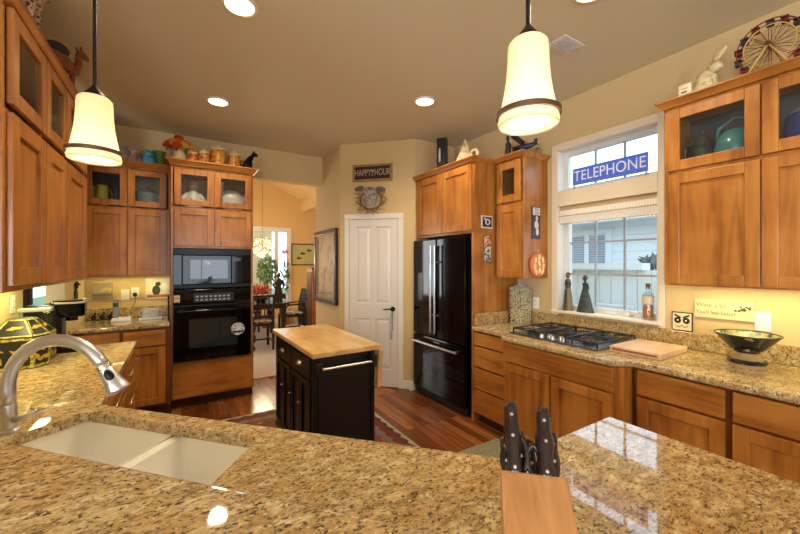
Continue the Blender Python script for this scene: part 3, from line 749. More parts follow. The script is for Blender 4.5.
MB().box(0.545,0.655,-0.0405,-0.038,0.748,0.770).build('sticker_band', black_m, st_)
tag(place(MB().box(0,0.055,-0.003,0,0,0.075).build('oven_magnet', mat('magnet_cream', (206,190,160), 0.5, noise=(60,(140,90,60),0.5,0.6))), (-0.063,4.2775,1.105)), 'small pale square magnet at the left of the oven control panel', 'magnet')

mw = thing('microwave', 'black built-in microwave above the wall oven', 'microwave', (-0.068,4.30,0), 0)
MB().box(0,0.735,0.0,0.45,1.245,1.66).build('microwave_body', black_s, mw, bevel=0.003)
MB().box(0,0.735,-0.018,0,1.595,1.658).build('top_trim', black_s, mw, bevel=0.004)
MB().box(0,0.735,-0.018,0,1.247,1.285).build('bottom_trim', black_s, mw, bevel=0.004)
MB().box(0,0.075,-0.016,0,1.287,1.593).build('side_trim', black_g, mw, bevel=0.003); MB().box(0.66,0.735,-0.016,0,1.287,1.593).build('side_trim', black_g, mw, bevel=0.003)
dd = MB().box(0.08,0.535,-0.035,0,1.290,1.590).build('microwave_door', black_g, mw, bevel=0.005)
MB().box(0.15,0.50,-0.0365,-0.034,1.345,1.545).box(0.15,0.50,-0.0372,-0.034,1.345,1.355).build('microwave_window', mat('microwave_glass', (22,24,28), 0.02, spec=0.6), dd)
pn = MB().box(0.54,0.655,-0.033,0,1.290,1.590).build('keypad', black_g, mw, bevel=0.004)
MB().box(0.56,0.635,-0.0342,-0.032,1.53,1.57).build('clock_display', mat('clock_dark', (30,50,60), 0.1), pn)

# gas cooktop: local x -> -y
ck = thing('gas_cooktop', 'steel gas cooktop with black cast iron grates under the window', 'cooktop', (2.36,2.075,0.915), R90); ck.scale = (0.925,1.0,1.0)
MB().box(0,0.80,0,0.55,0.001,0.012).build('cooktop_plate', mat('cooktop_steel', (120,122,126), 0.22, 0.9), ck, bevel=0.006)
for cx_, cy_, r_ in [(0.15,0.14,0.045),(0.15,0.40,0.04),(0.40,0.30,0.058),(0.66,0.14,0.04),(0.66,0.40,0.045)]:
    MB().lathe([(r_*1.3,0.012),(r_*1.25,0.02),(r_,0.021),(r_,0.032),(r_*0.9,0.036),(0,0.036)], (cx_,cy_,0), 18).build('burner', iron, ck, smooth='edge')
for gx0, gx1, cen in [(0.02,0.275,[(0.15,0.14),(0.15,0.40)]),(0.285,0.525,[(0.405,0.32)]),(0.535,0.785,[(0.66,0.14),(0.66,0.40)])]:
    g = MB(); y0, y1, z = 0.03, 0.53, 0.046; r_ = 0.0065
    if len(cen) == 1: y0 = 0.13
    for a, b_ in [((gx0,y0),(gx1,y0)),((gx1,y0),(gx1,y1)),((gx1,y1),(gx0,y1)),((gx0,y1),(gx0,y0))]: g.cyl((a[0],a[1],z),(b_[0],b_[1],z),r_,n=8)
    for a in [(gx0,y0),(gx1,y0),(gx1,y1),(gx0,y1)]: g.cyl((a[0],a[1],0.012),(a[0],a[1],z+0.006),r_*1.1,n=8)
    if len(cen) == 2: ym = (y0+y1)/2; g.cyl((gx0,ym,z),(gx1,ym,z),r_,n=8)
    for cx_, cy_ in cen:
        for k in range(4):
            a = PI/4+k*PI/2
            tx = gx0 if math.cos(a) < 0 else gx1
            ln = abs((tx-cx_)/math.cos(a)); ln = min(ln, 0.13)
            g.cyl((cx_+math.cos(a)*0.03,cy_+math.sin(a)*0.03,z+0.004),(cx_+math.cos(a)*ln,cy_+math.sin(a)*ln,z),r_*0.9,n=8)
    g.build('grate', iron, ck)
for i in range(5):
    MB().lathe([(0.021,0.012),(0.020,0.028),(0.017,0.036),(0,0.037)], (0.30+i*0.052,0.05 if i % 2 == 0 else 0.085,0), 18).build('knob', steel, ck, smooth='edge')

# ------------------------------------------------------------------ rolling cart (island)
ca = thing('kitchen_cart', 'black kitchen cart with a butcher block top and a drop leaf on the rug', 'kitchen cart', (0.975,2.80,0.012), math.radians(1.5))
MB().box(-0.262,0.256,-0.53,0.535,0.868,0.903).build('cart_top', butcher, ca, bevel=0.006)
bd = MB().box(-0.233,0.215,-0.47,0.47,0.10,0.866)
for x in (-0.243,0.195):
    for y in (-0.48,0.445): bd.box(x,x+0.03,y,y+0.035,0.07,0.867)
bd.box(-0.25,-0.233,-0.475,0.475,0.07,0.12)
bd.build('cart_body', cartblk, ca, bevel=0.003)
MB().box(-0.205,0.185,-0.477,-0.468,0.15,0.80).build('end_panel', cartblk, ca, bevel=0.003)
for y0, y1 in [(-0.44,-0.01),(0.01,0.44)]:
    d_ = MB().box(-0.253,-0.233,y0,y1,0.70,0.845).build('drawer_front', cartblk, ca, bevel=0.004)
    ym = (y0+y1)/2
    p_ = MB(); p_.ball((-0.256,ym,0.775),(0.022,0.042,0.017)).box(-0.255,-0.2525,ym-0.044,ym+0.044,0.786,0.796)
    p_.build('cup_pull', mat('pewter', (170,164,150), 0.3, 1.0), d_, smooth=True)
    for a, b_ in [(y0,ym-0.005),(ym+0.005,y1)]:
        dm = MB(); t_ = 0.253
        dm.box(-t_,-0.233,a,a+0.035,0.13,0.685).box(-t_,-0.233,b_-0.035,b_,0.13,0.685).box(-t_,-0.233,a+0.035,b_-0.035,0.13,0.17).box(-t_,-0.233,a+0.035,b_-0.035,0.645,0.685).box(-0.240,-0.232,a+0.033,b_-0.033,0.168,0.647)
        o = dm.build('door', cartblk, ca, bevel=0.003)
        MB().lathe([(0.005,0),(0.005,0.01),(0.011,0.016),(0.0,0.024)], (-0.253,b_-0.018,0.50), 12, Ry(-PI/2)).build('knob', mat('pewter', (170,164,150)), o, smooth=True)
tb = MB().cyl((-0.20,-0.545,0.795),(0.17,-0.545,0.795),0.009,n=12).build('towel_bar', steel, ca, smooth='edge')
for x in (-0.235,0.165): MB().box(x,x+0.035,-0.56,-0.47,0.76,0.84).build('bar_bracket', cartblk, tb, bevel=0.006)
lf = MB(); lf.M = Matrix.Translation((0.236,0,0.862)) @ Matrix.Rotation(math.radians(4), 4, 'Y')
lf.box(0,0.034,-0.53,0.53,-0.27,0.0); lf.build('drop_leaf', butcher, ca, bevel=0.005)
for x in (-0.20,0.20):
    for y in (-0.44,0.44):
        c_ = MB().lathe([(0.028,-0.011),(0.032,-0.004),(0.032,0.004),(0.028,0.011)], (x,y,0.033), 16, Rx(PI/2)).build('caster', black_m, ca, smooth='edge')
        MB().box(x-0.02,x+0.02,y-0.018,y-0.013,0.03,0.07).box(x-0.02,x+0.02,y+0.013,y+0.018,0.03,0.07).box(x-0.02,x+0.02,y-0.018,y+0.018,0.066,0.072).build('caster_fork', steel, c_)
# leaf bracket foot seen at the lower left
MB().tube([(-0.262,0.30,0.10),(-0.268,0.31,0.03)],[0.012,0.016],8).build('foot_strut', brass, ca)

# rugs
def rug_mat():
    m = bpy.data.materials.new('oriental_rug'); m.use_nodes = True
    n = m.node_tree.nodes; l = m.node_tree.links; p = n['Principled BSDF']; p.inputs['Roughness'].default_value = 0.95
    t = n.new('ShaderNodeTexCoord'); s_ = n.new('ShaderNodeSeparateXYZ'); l.new(t.outputs['Object'], s_.inputs[0])
    def mth(op, a, b=None):
        x = n.new('ShaderNodeMath'); x.operation = op
        for i, q in enumerate((a, b)):
            if q is None: continue
            if isinstance(q, (int, float)): x.inputs[i].default_value = q
            else: l.new(q, x.inputs[i])
        return x.outputs[0]
    hx, hy = 0.80, 1.0
    ex = mth('SUBTRACT', hx, mth('ABSOLUTE', s_.outputs[0])); ey = mth('SUBTRACT', hy, mth('ABSOLUTE', s_.outputs[1]))
    e = mth('MINIMUM', ex, ey)
    w = n.new('ShaderNodeTexVoronoi'); w.inputs['Scale'].default_value = 9.0; l.new(t.outputs['Object'], w.inputs['Vector'])
    w2 = n.new('ShaderNodeTexVoronoi'); w2.inputs['Scale'].default_value = 5.0; l.new(t.outputs['Object'], w2.inputs['Vector'])
    ee = mth('ADD', e, mth('MULTIPLY', mth('SINE', mth('MULTIPLY', mth('ADD', s_.outputs[1], s_.outputs[0]), 52)), 0.011))
    cr = n.new('ShaderNodeValToRGB'); cr.color_ramp.interpolation = 'CONSTANT'; el = cr.color_ramp.elements
    stops = [(0.0,(176,164,130)),(0.035,(66,64,60)),(0.055,(122,58,52)),(0.13,(136,124,100)),(0.19,(146,78,58)),(0.26,(52,62,76)),(0.33,(140,76,58))]
    el[0].position = 0; el[0].color = lin(stops[0][1]); el[1].position = stops[1][0]; el[1].color = lin(stops[1][1])
    for q, c in stops[2:]:
        k = el.new(q); k.color = lin(c)
    l.new(ee, cr.inputs[0])
    c2 = n.new('ShaderNodeValToRGB'); c2.color_ramp.interpolation = 'CONSTANT'; k2 = c2.color_ramp.elements
    k2[0].color = lin((64,72,84)); k2[1].position = 0.22; k2[1].color = lin((176,160,122))
    k = k2.new(0.36); k.color = lin((168,80,60)); k = k2.new(0.5); k.color = lin((120,92,56))
    l.new(w.outputs['Distance'], c2.inputs[0])
    f = mth('GREATER_THAN', e, 0.2); f2 = mth('MULTIPLY', f, 0.75)
    mx = n.new('ShaderNodeMix'); mx.data_type = 'RGBA'; l.new(f2, mx.inputs[0]); l.new(cr.outputs[0], mx.inputs[6]); l.new(c2.outputs[0], mx.inputs[7])
    l.new(mx.outputs[2], p.inputs['Base Color']); return m
o = MB().box(-0.80,0.80,-1.0,1.0,0,0.010).build('area_rug', rug_mat(), bevel=0.003); o.location = (0.86,2.79,0.0005)
tag(o, 'oriental patterned rug in red, navy and sand under the black cart', 'rug')
o = MB().box(0,0.50,0,1.1,0,0.012).build('floor_mat', mat('mat_sage', (150,146,116), 0.95, noise=(60,(126,124,98),0.4,0.6)), bevel=0.004); o.location = (1.80,1.06,0.0005)
tag(o, 'plain sage green mat on the floor in front of the cooktop cabinet', 'mat')

# ------------------------------------------------------------------ lamps
shade_m = trans_mat('pendant_shade_glass', (240,232,212), (255,244,222), 0.45, 0.05, (255,226,176))
def pendant(x, y, label):
    t = thing('pendant_lamp', label, 'pendant lamp', (x,y,0), 0, None)
    MB().lathe([(0.06,2.999),(0.06,2.985),(0.02,2.97),(0.008,2.965)], n=24).build('canopy', bronze, t, smooth='edge')
    MB().cyl((0,0,2.195),(0,0,2.97),0.0065,n=12).lathe([(0.008,2.210),(0.018,2.195),(0.036,2.173),(0.038,2.163)], n=24).build('stem', bronze, t, smooth='edge')
    prof = [(0.030,2.165),(0.048,2.162),(0.056,2.153),(0.058,2.135),(0.059,2.095),(0.063,2.045),(0.070,2.000),(0.078,1.960),(0.084,1.934),(0.087,1.923),(0.085,1.912)]
    inn = [(r-0.004, z-0.001) for r, z in prof[::-1]]
    MB().lathe(prof+inn, n=40, cap=False).build('lamp_shade', shade_m, t, smooth=True)
    MB().lathe([(0.081,1.952),(0.092,1.952),(0.092,1.937),(0.084,1.937)], n=40, cap=False).build('shade_ring', bronze_l, t, smooth='edge')
    MB().lathe([(0.0,1.922),(0.06,1.921),(0.081,1.918)], n=40, cap=False).build('diffuser', MATS.setdefault('pendant_diffuser', trans_mat('pendant_diffuser', (226,180,120), (244,206,150), 0.2)), t, smooth=True)
    MB().lathe([(0.0,1.975),(0.016,1.980),(0.024,2.000),(0.022,2.030),(0.013,2.055),(0.013,2.095),(0,2.095)], n=16).build('bulb', emit_mat('bulb_glow', (255,226,170), 6), t, smooth=True)
    l = bpy.data.lights.new('pendant_light', 'POINT'); l.energy = 9; l.color = (1.0,0.85,0.64); l.shadow_soft_size = 0.028
    o = bpy.data.objects.new('pendant_light', l); C.objects.link(o); o.location = (x,y,1.960)
    return t
pendant(0.88, 0.703, 'bell shaped amber glass pendant lamp hanging over the peninsula near the window')
pendant(-0.2925, 1.847, 'bell shaped amber glass pendant lamp hanging over the sink by the left cabinets')
down_e = emit_mat('downlight_glow', (255,236,200), 9)
for x, y, lb in [(0.29,2.24,'recessed ceiling light nearest the left pendant lamp, at the top edge'),(0.29,3.67,'recessed ceiling light in front of the oven cabinet'),(1.91,2.67,'recessed ceiling light in front of the refrigerator'),(1.91,1.11,'recessed ceiling light nearest the window wall just above the frame')]:
    t = thing('ceiling_light', lb, 'ceiling light', (x,y,0))
    MB().lathe([(0.078,2.9985),(0.098,2.9985),(0.100,2.993),(0.080,2.988)], n=32, cap=False).build('trim_ring', plate_w, t, smooth='edge')
    MB().lathe([(0.0,2.992),(0.078,2.992),(0.079,2.9985)], n=32, cap=False).build('lens', down_e, t)
    l = bpy.data.lights.new('downlight', 'SPOT'); l.energy = 60; l.color = (1.0,0.84,0.60); l.spot_size = math.radians(150); l.spot_blend = 0.7; l.shadow_soft_size = 0.07
    o = bpy.data.objects.new('downlight', l); C.objects.link(o); o.location = (x,y,2.975)
t = thing('air_vent', 'white louvered air vent in the ceiling near the right pendant lamp', 'vent', (2.24,1.485,2.998), math.radians(0))
MB().box(-0.11,0.11,-0.075,0.075,-0.006,0).build('vent_frame', white, t, bevel=0.003)
MB().box(-0.085,0.075,-0.052,0.052,-0.0075,-0.005).build('vent_opening', black_m, t)
v_ = MB()
for i in range(10): v_.box(-0.083+i*0.017,-0.076+i*0.017,-0.052,0.052,-0.012,-0.006)
v_.build('louvers', white, t)

# ------------------------------------------------------------------ bar: knife block
kt = thing('knife_block', 'slanted oak knife block standing on the raised bar', 'knife block', (0.405,0.305,1.0705), -PI/4)
# local x along the bar edge (to the right), local y away from the camera
sec = [(-0.155,0.0),(-0.155,0.012),(0.085,0.104),(0.108,0.066),(0.05,0.0)]
MB().prism(sec, -0.046, 0.050, 'x').build('block', oak, kt, bevel=0.003)
slope = Vector((0,0.24,0.086)).normalized(); nrm = Vector((0,-slope.z,slope.y))
kw_h = mat('knife_handle_brown_black', (40,28,26), 0.16)
def knife(i, x, depth, ln, r, label, tilt=0.0, blade=True):
    # handle leaves the upper end face of the block
    base = Vector((x,0.087,0.100))+Vector((0,0.023,-0.038))*depth
    up = (slope*0.62+Vector((0,0,1))*0.62+Vector((tilt,0,0))).normalized()
    t = thing('kitchen_knife', label, 'knife', kt.matrix_basis @ base if False else (0,0,0), 0, None)
    t.location = Matrix.Translation(kt.location) @ (Matrix.Rotation(-PI/4, 4, 'Z') @ base); t.rotation_euler = (0,0,-PI/4)
    side = Vector((1,0,0)); side = (side-up*side.dot(up)).normalized(); fw_ = side.cross(up)
    b = MB(); pts = []; rr = []
    for k in range(11):
        q = k/10; w_ = r*(1.0+0.16*math.cos(q*4*PI)) * (1.0 if q < 0.85 else (0.85 if q < 0.95 else 0.5))
        pts.append(up*(ln*q)+fw_*(0.004*math.sin(q*2*PI))); rr.append(w_)
    b.tube(pts, rr, 14); b.build('handle', kw_h, t, smooth=True)
    for q in (0.14, 0.5, 0.88):
        k = int(q*10); c_ = pts[k]+(-fw_ if fw_.dot(Vector((0,-1,0))) < 0 else fw_)*(rr[k]-0.0008)
        MB().ball(c_, 0.0032, 10, 6).build('rivet', steel, t, smooth=True)
    MB().box(-r*0.55,r*0.55,-0.001,0.001,-0.004,0.001).build('blade', steel, t)
knife(0,-0.024,0.25,0.116,0.0130,'large dark handled knife at the left of the block',-0.02)
knife(1, 0.023,0.25,0.110,0.0130,'large dark handled knife right of the middle of the block',0.04)
knife(2,-0.033,1.05,0.078,0.010,'short dark knife handle at the left edge behind the large one',-0.04)
knife(3,-0.012,0.75,0.082,0.0095,'slim knife handle next to the scissor loops in the block',0.0)
knife(4, 0.004,0.95,0.074,0.009,'slimmest knife handle at the middle back of the block',0.02)
knife(5, 0.038,1.05,0.092,0.010,'dark knife handle at the right edge of the block',0.06)
ks = thing('kitchen_scissors', 'black handled scissors standing in the knife block between the knives', 'scissors', (0,0,0))
ks.location = Matrix.Translation(kt.location) @ (Matrix.Rotation(-PI/4, 4, 'Z') @ Vector((-0.006,0.096,0.090))); ks.rotation_euler = (math.radians(-32),0,-PI/4)
Mv = Rx(PI/2)
MB().torus((-0.010,0,0.032),0.018,0.005,Mv,24,8,0.7,1.5).build('finger_loop', kw_h, ks, smooth=True); MB().torus((0.012,0,0.026),0.014,0.0045,Mv,24,8,0.7,1.5).build('finger_loop', kw_h, ks, smooth=True)
MB().box(-0.006,0.006,-0.002,0.002,-0.01,0.012).build('blade', steel, ks)

# ------------------------------------------------------------------ things behind the cabinet glass
teal = mat('teal_glaze', (74,128,124), 0.18); olive = mat('olive_glaze', (96,104,84), 0.2); navy = mat('cobalt_glaze', (44,64,128), 0.15)
yel = mat('yellow_glaze', (196,176,60), 0.3); yel2 = mat('olive_yellow_glaze', (164,150,56), 0.35)
sz = 2.0852
t = thing('coffee_pot', 'tall olive green coffee pot with a slender spout behind the right glass doors', 'pot', (2.89,0.945,sz))
MB().lathe([(0.0,0),(0.052,0),(0.056,0.02),(0.054,0.10),(0.046,0.19),(0.038,0.235),(0.030,0.25),(0.006,0.262),(0.006,0.272),(0.012,0.28),(0,0.29)], n=28).build('pot_body', olive, t, smooth='edge')
MB().tube([(0,-0.05,0.05),(0,-0.085,0.10),(0,-0.088,0.20),(0,-0.098,0.30)], [0.016,0.014,0.010,0.008], 10).build('spout', olive, t, smooth=True)
MB().tube([(0,0.045,0.215),(0,0.088,0.20),(0,0.092,0.10),(0,0.054,0.05)], [0.007]*4, 8).build('handle', olive, t, smooth=True)
t = thing('pitcher', 'round teal pitcher with a loop handle behind the right glass doors', 'pitcher', (2.775,0.752,sz))
MB().lathe([(0.0,0),(0.05,0),(0.082,0.03),(0.095,0.09),(0.085,0.15),(0.06,0.19),(0.048,0.20)], n=28, sq=1.0).build('pitcher_body', teal, t, smooth='edge')
MB().tube([(-0.01,0.075,0.16),(-0.015,0.07,0.225),(-0.015,0.0,0.272),(-0.01,-0.06,0.255),(0,-0.075,0.19)], [0.011]*5, 10).build('handle', teal, t, smooth=True)
t = thing('blue_crock', 'cobalt blue lidded crock behind the glass door at the right picture edge', 'crock', (2.82,0.47,sz))
MB().lathe([(0.0,0),(0.07,0),(0.092,0.06),(0.095,0.14),(0.085,0.205),(0.078,0.21)], n=28).build('crock_body', navy, t, smooth='edge')
MB().lathe([(0.085,0.21),(0.07,0.235),(0.02,0.25),(0.014,0.27),(0.02,0.285),(0,0.29)], n=28).build('lid', mat('pale_blue_glaze', (130,150,160), 0.2), t, smooth='edge')
t = thing('figurine', 'slim white figurine behind the small glass door left of the window', 'figurine', (2.80,2.34,sz))
MB().lathe([(0.0,0),(0.04,0),(0.036,0.10),(0.026,0.18),(0.014,0.215),(0.012,0.225)], n=20).build('gown', cream, t, smooth='edge'); MB().ball((0,0,0.25),0.026).build('head', cream, t, smooth=True)
t = thing('doll_figurine', 'small white santa like doll behind the left glass door above the ovens', 'figurine', (0.115,4.50,2.1002)); t.scale = (1.2,1.2,1.22)
MB().lathe([(0.0,0),(0.07,0),(0.072,0.05),(0.05,0.13),(0.03,0.16)], n=20).build('coat', cream, t, smooth='edge')
MB().ball((0,-0.005,0.19),0.034).build('face', mat('doll_face', (206,150,110), 0.6), t, smooth=True)
MB().ball((0,0,0.225),(0.036,0.034,0.026)).build('cap', mat('doll_cap', (176,120,70), 0.7), t, smooth=True)
for s in (-1, 1): MB().tube([(s*0.045,-0.01,0.13),(s*0.085,-0.03,0.085),(s*0.075,-0.05,0.06)], [0.022,0.02,0.016], 8).build('arm', cream, t, smooth=True)
MB().ball((-0.02,-0.062,0.055),(0.022,0.012,0.03)).ball((0.025,-0.06,0.05),(0.02,0.012,0.026)).build('toy_bundle', mat('toy_green', (70,110,70), 0.6), t, smooth=True)
t = thing('goose_tureen', 'cream goose shaped tureen behind the right glass door above the ovens', 'tureen', (0.505,4.53,2.1002)); t.scale = (1.15,1.0,1.3)
MB().lathe([(0.0,0),(0.09,0),(0.115,0.06),(0.112,0.12),(0.09,0.16),(0.045,0.19),(0,0.195)], n=26, sq=0.75).build('tureen_body', cream, t, smooth=True)
nk = MB().tube([(-0.07,0,0.12),(-0.105,0,0.19),(-0.098,0,0.245),(-0.10,-0.0,0.255)], [0.035,0.024,0.02,0.024], 12).build('neck', cream, t, smooth=True)
MB().tube([(-0.115,0,0.25),(-0.15,-0.01,0.24)], [0.014,0.004], 8).build('beak', mat('beak_orange', (196,140,60), 0.5), nk, smooth=True)
MB().tube([(0.09,0,0.10),(0.13,0,0.15),(0.14,0,0.18)], [0.04,0.025,0.006], 10).build('tail', cream, t, smooth=True)
def mug(name, x, y, z, m, r, h, label, ang=0.0, group=None):
    t = thing(name, label, 'mug', (x,y,z), ang, group)
    MB().lathe([(0.0,0),(r*0.92,0),(r,0.012),(r,h),(r-0.004,h),(r-0.005,0.01),(0,0.01)], n=22).build('mug_body', m, t, smooth='edge')
    MB().tube([(r-0.004,0,h*0.82),(r+0.022,0,h*0.80),(r+0.032,0,h*0.5),(r+0.02,0,h*0.22),(r-0.004,0,h*0.2)], [0.006]*5, 8).build('handle', m, t, smooth=True)
    return t
nz_ = 2.0802
mug('mug', -0.758, 4.68, nz_+0.0, yel2, 0.035, 0.205, 'olive yellow mug half hidden at the left in the nook cabinet', PI/2)
mug('mug', -0.682, 4.655, nz_, yel, 0.048, 0.215, 'bright yellow mug in front behind the nook cabinet glass')
mug('mug', -0.585, 4.76, nz_, mat('slate_glaze', (72,92,104), 0.3), 0.045, 0.24, 'slate blue mug behind the yellow mug in the nook cabinet')
t = thing('serving_dish', 'grey green covered dish in the right half of the nook cabinet', 'dish', (-0.315,4.735,nz_))
MB().lathe([(0.0,0),(0.06,0),(0.10,0.10),(0.11,0.18),(0.10,0.185)], n=24).build('dish_body', mat('dish_green', (104,122,110), 0.25), t, smooth='edge')
MB().lathe([(0.105,0.186),(0.08,0.215),(0.02,0.235),(0.02,0.25),(0,0.255)], n=24).build('lid', mat('dish_dark', (58,70,68), 0.25), t, smooth='edge')
t = thing('plate_rack', 'small silver plate rack leaning in the nook cabinet', 'rack', (-0.395,4.60,nz_))
for i in range(4): MB().cyl((-0.05+i*0.02,0,0.0),(-0.02+i*0.03,0.02,0.0),0.003).cyl((-0.05+i*0.022,0,0),(-0.055+i*0.004,0.01,0.20),0.003).build('rack_wire', steel, t)
t = thing('glass_tumbler', 'pinkish tumbler at the right end of the nook cabinet shelf', 'glass', (-0.178,4.63,nz_)); MB().lathe([(0,0),(0.03,0),(0.036,0.17),(0.033,0.17),(0.028,0.006),(0,0.006)], n=20).build('tumbler_body', mat('dusty_pink', (170,130,116), 0.3), t, smooth='edge')
t = thing('bowl', 'blue grey bowl behind the middle glass door of the left cabinet', 'bowl', (-0.76,2.72,2.131)); MB().lathe([(0,0),(0.04,0),(0.085,0.05),(0.10,0.10),(0.095,0.10),(0.04,0.012),(0,0.012)], n=24).build('bowl_body', mat('bowl_blue_grey', (116,140,146), 0.3), t, smooth='edge')
MB().lathe([(0.101,0.085),(0.103,0.10),(0.101,0.103)], n=24, cap=False).build('rim', mat('rim_red', (150,60,40), 0.4), t)
t = thing('vase', 'slate blue vase behind the first glass door of the left cabinet', 'vase', (-0.76,2.33,2.131)); MB().lathe([(0,0),(0.05,0),(0.075,0.06),(0.06,0.14),(0.03,0.18),(0.035,0.21)], n=24).build('vase_body', mat('slate_glaze', (72,92,104)), t, smooth='edge')
MB().torus((0,0,0.205),0.035,0.005).build('lip', mat('slate_glaze', (72,92,104)), t, smooth=True)

# ------------------------------------------------------------------ things on top of the cabinets
rt = 2.5315
t = thing('ceramic_house', 'little cream ceramic block with a dark slot on the cabinet right of the window', 'ornament', (2.72,0.968,rt), R90)
MB().box(-0.035,0.035,-0.025,0.025,0,0.10).build('block_body', cream, t, bevel=0.006); MB().box(-0.018,0.012,-0.0262,-0.024,0.045,0.053).build('slot', black_m, t); MB().box(-0.02,0.015,-0.0262,-0.024,0.068,0.074).build('trim_line', mat('ornament_tan', (170,140,100)), t)
t = thing('rabbit_figurine', 'ivory rabbit figurine with long ears beside the toy ferris wheel', 'figurine', (2.73,0.862,rt), R90); t.scale = (1.15,1.3,1.2)
rb = MB(); rb.ball((-0.012,0,0.065),(0.045,0.032,0.062)).ball((-0.02,0,0.03),(0.048,0.036,0.03)); rb.ball((0.022,-0.002,0.05),(0.022,0.024,0.048)); rb.build('rabbit_body', ivory, t, smooth=True)
MB().ball((0.028,0,0.125),(0.033,0.022,0.026)).ball((0.05,0,0.118),(0.014,0.014,0.013)).build('head', ivory, t, smooth=True)
for a, y in ((0.35,0.010),(0.75,-0.010)): MB().ball((0.018+0.05*math.sin(a),y,0.14+0.05*math.cos(a)),(0.015,0.008,0.040),12,8,Ry(a)).build('ear', ivory, t, smooth=True)
for y in (-0.018,0.018): MB().tube([(0.03,y,0.06),(0.04,y,0.03),(0.045,y,0.004)], [0.012,0.010,0.011], 8).build('leg', ivory, t, smooth=True)
# ferris wheel
red = mat('toy_red', (126,42,30), 0.5); gold = mat('toy_gold', (206,170,96), 0.5)
t = thing('toy_ferris_wheel', 'red and gold model ferris wheel on top of the right cabinet', 'model ferris wheel', (2.80,0.610,rt), R90)
MB().box(-0.14,0.14,-0.07,0.07,0,0.012).build('base', mat('toy_base', (92,72,60), 0.6), t, bevel=0.004)
hz = 0.188; Rr = 0.135
for y in (-0.024,0.024):
    MB().torus((0,y,hz),Rr,0.0035,Rx(PI/2),48,6).build('outer_rim', red, t, smooth=True)
    MB().torus((0,y,hz),Rr*0.78,0.0035,Rx(PI/2),48,6).build('inner_rim', gold, t, smooth=True)
    sp = MB()
    for i in range(16):
        a = 2*PI*i/16; sp.cyl((0,y,hz),(Rr*math.cos(a),y,hz+Rr*math.sin(a)),0.0016,n=6)
    sp.build('spokes', red, t)
    for s in (-1, 1): MB().cyl((0,y*1.6,hz),(s*0.10,y*2.2,0.012),0.0065,n=8).build('support_leg', gold, t, smooth=True)
MB().cyl((0,-0.05,hz),(0,0.05,hz),0.012,n=16).build('hub', mat('toy_brown', (84,56,40), 0.5), t, smooth='edge')
cols_ = [mat('toy_red',()if False else (126,42,30)), mat('toy_navy', (40,44,66), 0.5), mat('toy_maroon', (90,30,34), 0.5), mat('toy_teal', (60,84,88), 0.5)]
for i in range(14):
    a = 2*PI*(i+0.5)/14; c_ = (Rr*math.cos(a), 0, hz+Rr*math.sin(a))
    g = MB(); g.cyl((c_[0],-0.026,c_[2]),(c_[0],0.026,c_[2]),0.002,n=6)
    g.box(c_[0]-0.014,c_[0]+0.014,-0.018,0.018,c_[2]-0.026,c_[2]-0.012).box(c_[0]-0.014,c_[0]-0.010,-0.018,0.018,c_[2]-0.012,c_[2]-0.002).box(c_[0]-0.016,c_[0]+0.016,-0.020,0.020,c_[2]+0.001,c_[2]+0.005)
    if c_[2] < hz+0.3: g.build('gondola', cols_[i % 4], t)
# fridge cabinet top
t = thing('boxed_figure', 'tall black box with a white figure on it above the refrigerator', 'box', (2.56,3.23,rt), -0.9)
MB().box(-0.055,0.055,-0.045,0.045,0,0.405).build('box_body', mat('box_black', (14,12,16), 0.4), t, bevel=0.003)
fg = MB().ball((-0.022,-0.0455,0.28),(0.009,0.003,0.012)); fg.tube([(-0.022,-0.0455,0.265),(-0.024,-0.0455,0.20),(-0.022,-0.0455,0.13)],[0.010,0.013,0.011],8); fg.build('printed_figure', mat('print_white', (214,206,196), 0.5), t, smooth=True)
t = thing('seashell_ornament', 'cream pointed shell ornament with a curl above the refrigerator', 'ornament', (2.56,2.82,rt), R90); t.scale = (1.35,1.35,1.25)
MB().lathe([(0.0,0),(0.075,0.0),(0.085,0.03),(0.068,0.06),(0.060,0.085),(0.045,0.12),(0.036,0.15),(0.022,0.185),(0.008,0.225),(0,0.23)], (-0.02,0,0), 22).build('shell_cone', mat('shell_cream', (222,200,160), 0.5, noise=(30,(180,150,110),0.55,0.62)), t, smooth=True)
MB().torus((0.082,0,0.075),0.036,0.014,Rx(PI/2),24,8).build('shell_curl', mat('shell_cream', (222,200,160)), t, smooth=True)
t = thing('bust_statuette', 'dark robed statuette on the narrow cabinet beside the model biplane', 'statuette', (2.75,2.435,rt), R90); t.scale = (1.0,1.0,1.25)
MB().box(-0.04,0.04,-0.03,0.03,0,0.035).build('plinth', mat('stone_grey', (96,88,78), 0.7), t, bevel=0.003)
MB().lathe([(0.034,0.035),(0.036,0.06),(0.026,0.10),(0.03,0.125),(0.012,0.142),(0.010,0.15)], n=18, sq=0.7).build('robe', mat('statue_dark', (44,40,40), 0.5), t, smooth='edge')
MB().ball((0,-0.003,0.168),(0.018,0.02,0.023)).build('head', mat('statue_dark', (44,40,40)), t, smooth=True)
MB().tube([(0.03,0,0.11),(0.045,-0.012,0.08),(0.02,-0.03,0.07)],[0.011,0.010,0.008],8).build('arm', mat('statue_dark', (44,40,40)), t, smooth=True)
t = thing('model_biplane', 'dark blue model biplane on the narrow cabinet left of the window', 'model plane', (2.77,2.26,rt), R90+0.35); t.scale = (1.2,1.2,1.25)
bl_ = mat('plane_blue', (36,42,66), 0.35); br_ = mat('plane_brown', (84,62,44), 0.5)
MB().tube([(-0.085,0,0.055),(-0.07,0,0.058),(0.0,0,0.06),(0.06,0,0.065),(0.10,0,0.075)], [0.016,0.024,0.026,0.018,0.008], 14).build('fuselage', bl_, t, smooth=True)
MB().box(-0.06,-0.01,-0.11,0.11,0.040,0.044).build('lower_wing', br_, t, bevel=0.0015); MB().box(-0.065,-0.01,-0.125,0.125,0.118,0.122).build('upper_wing', bl_, t, bevel=0.0015)
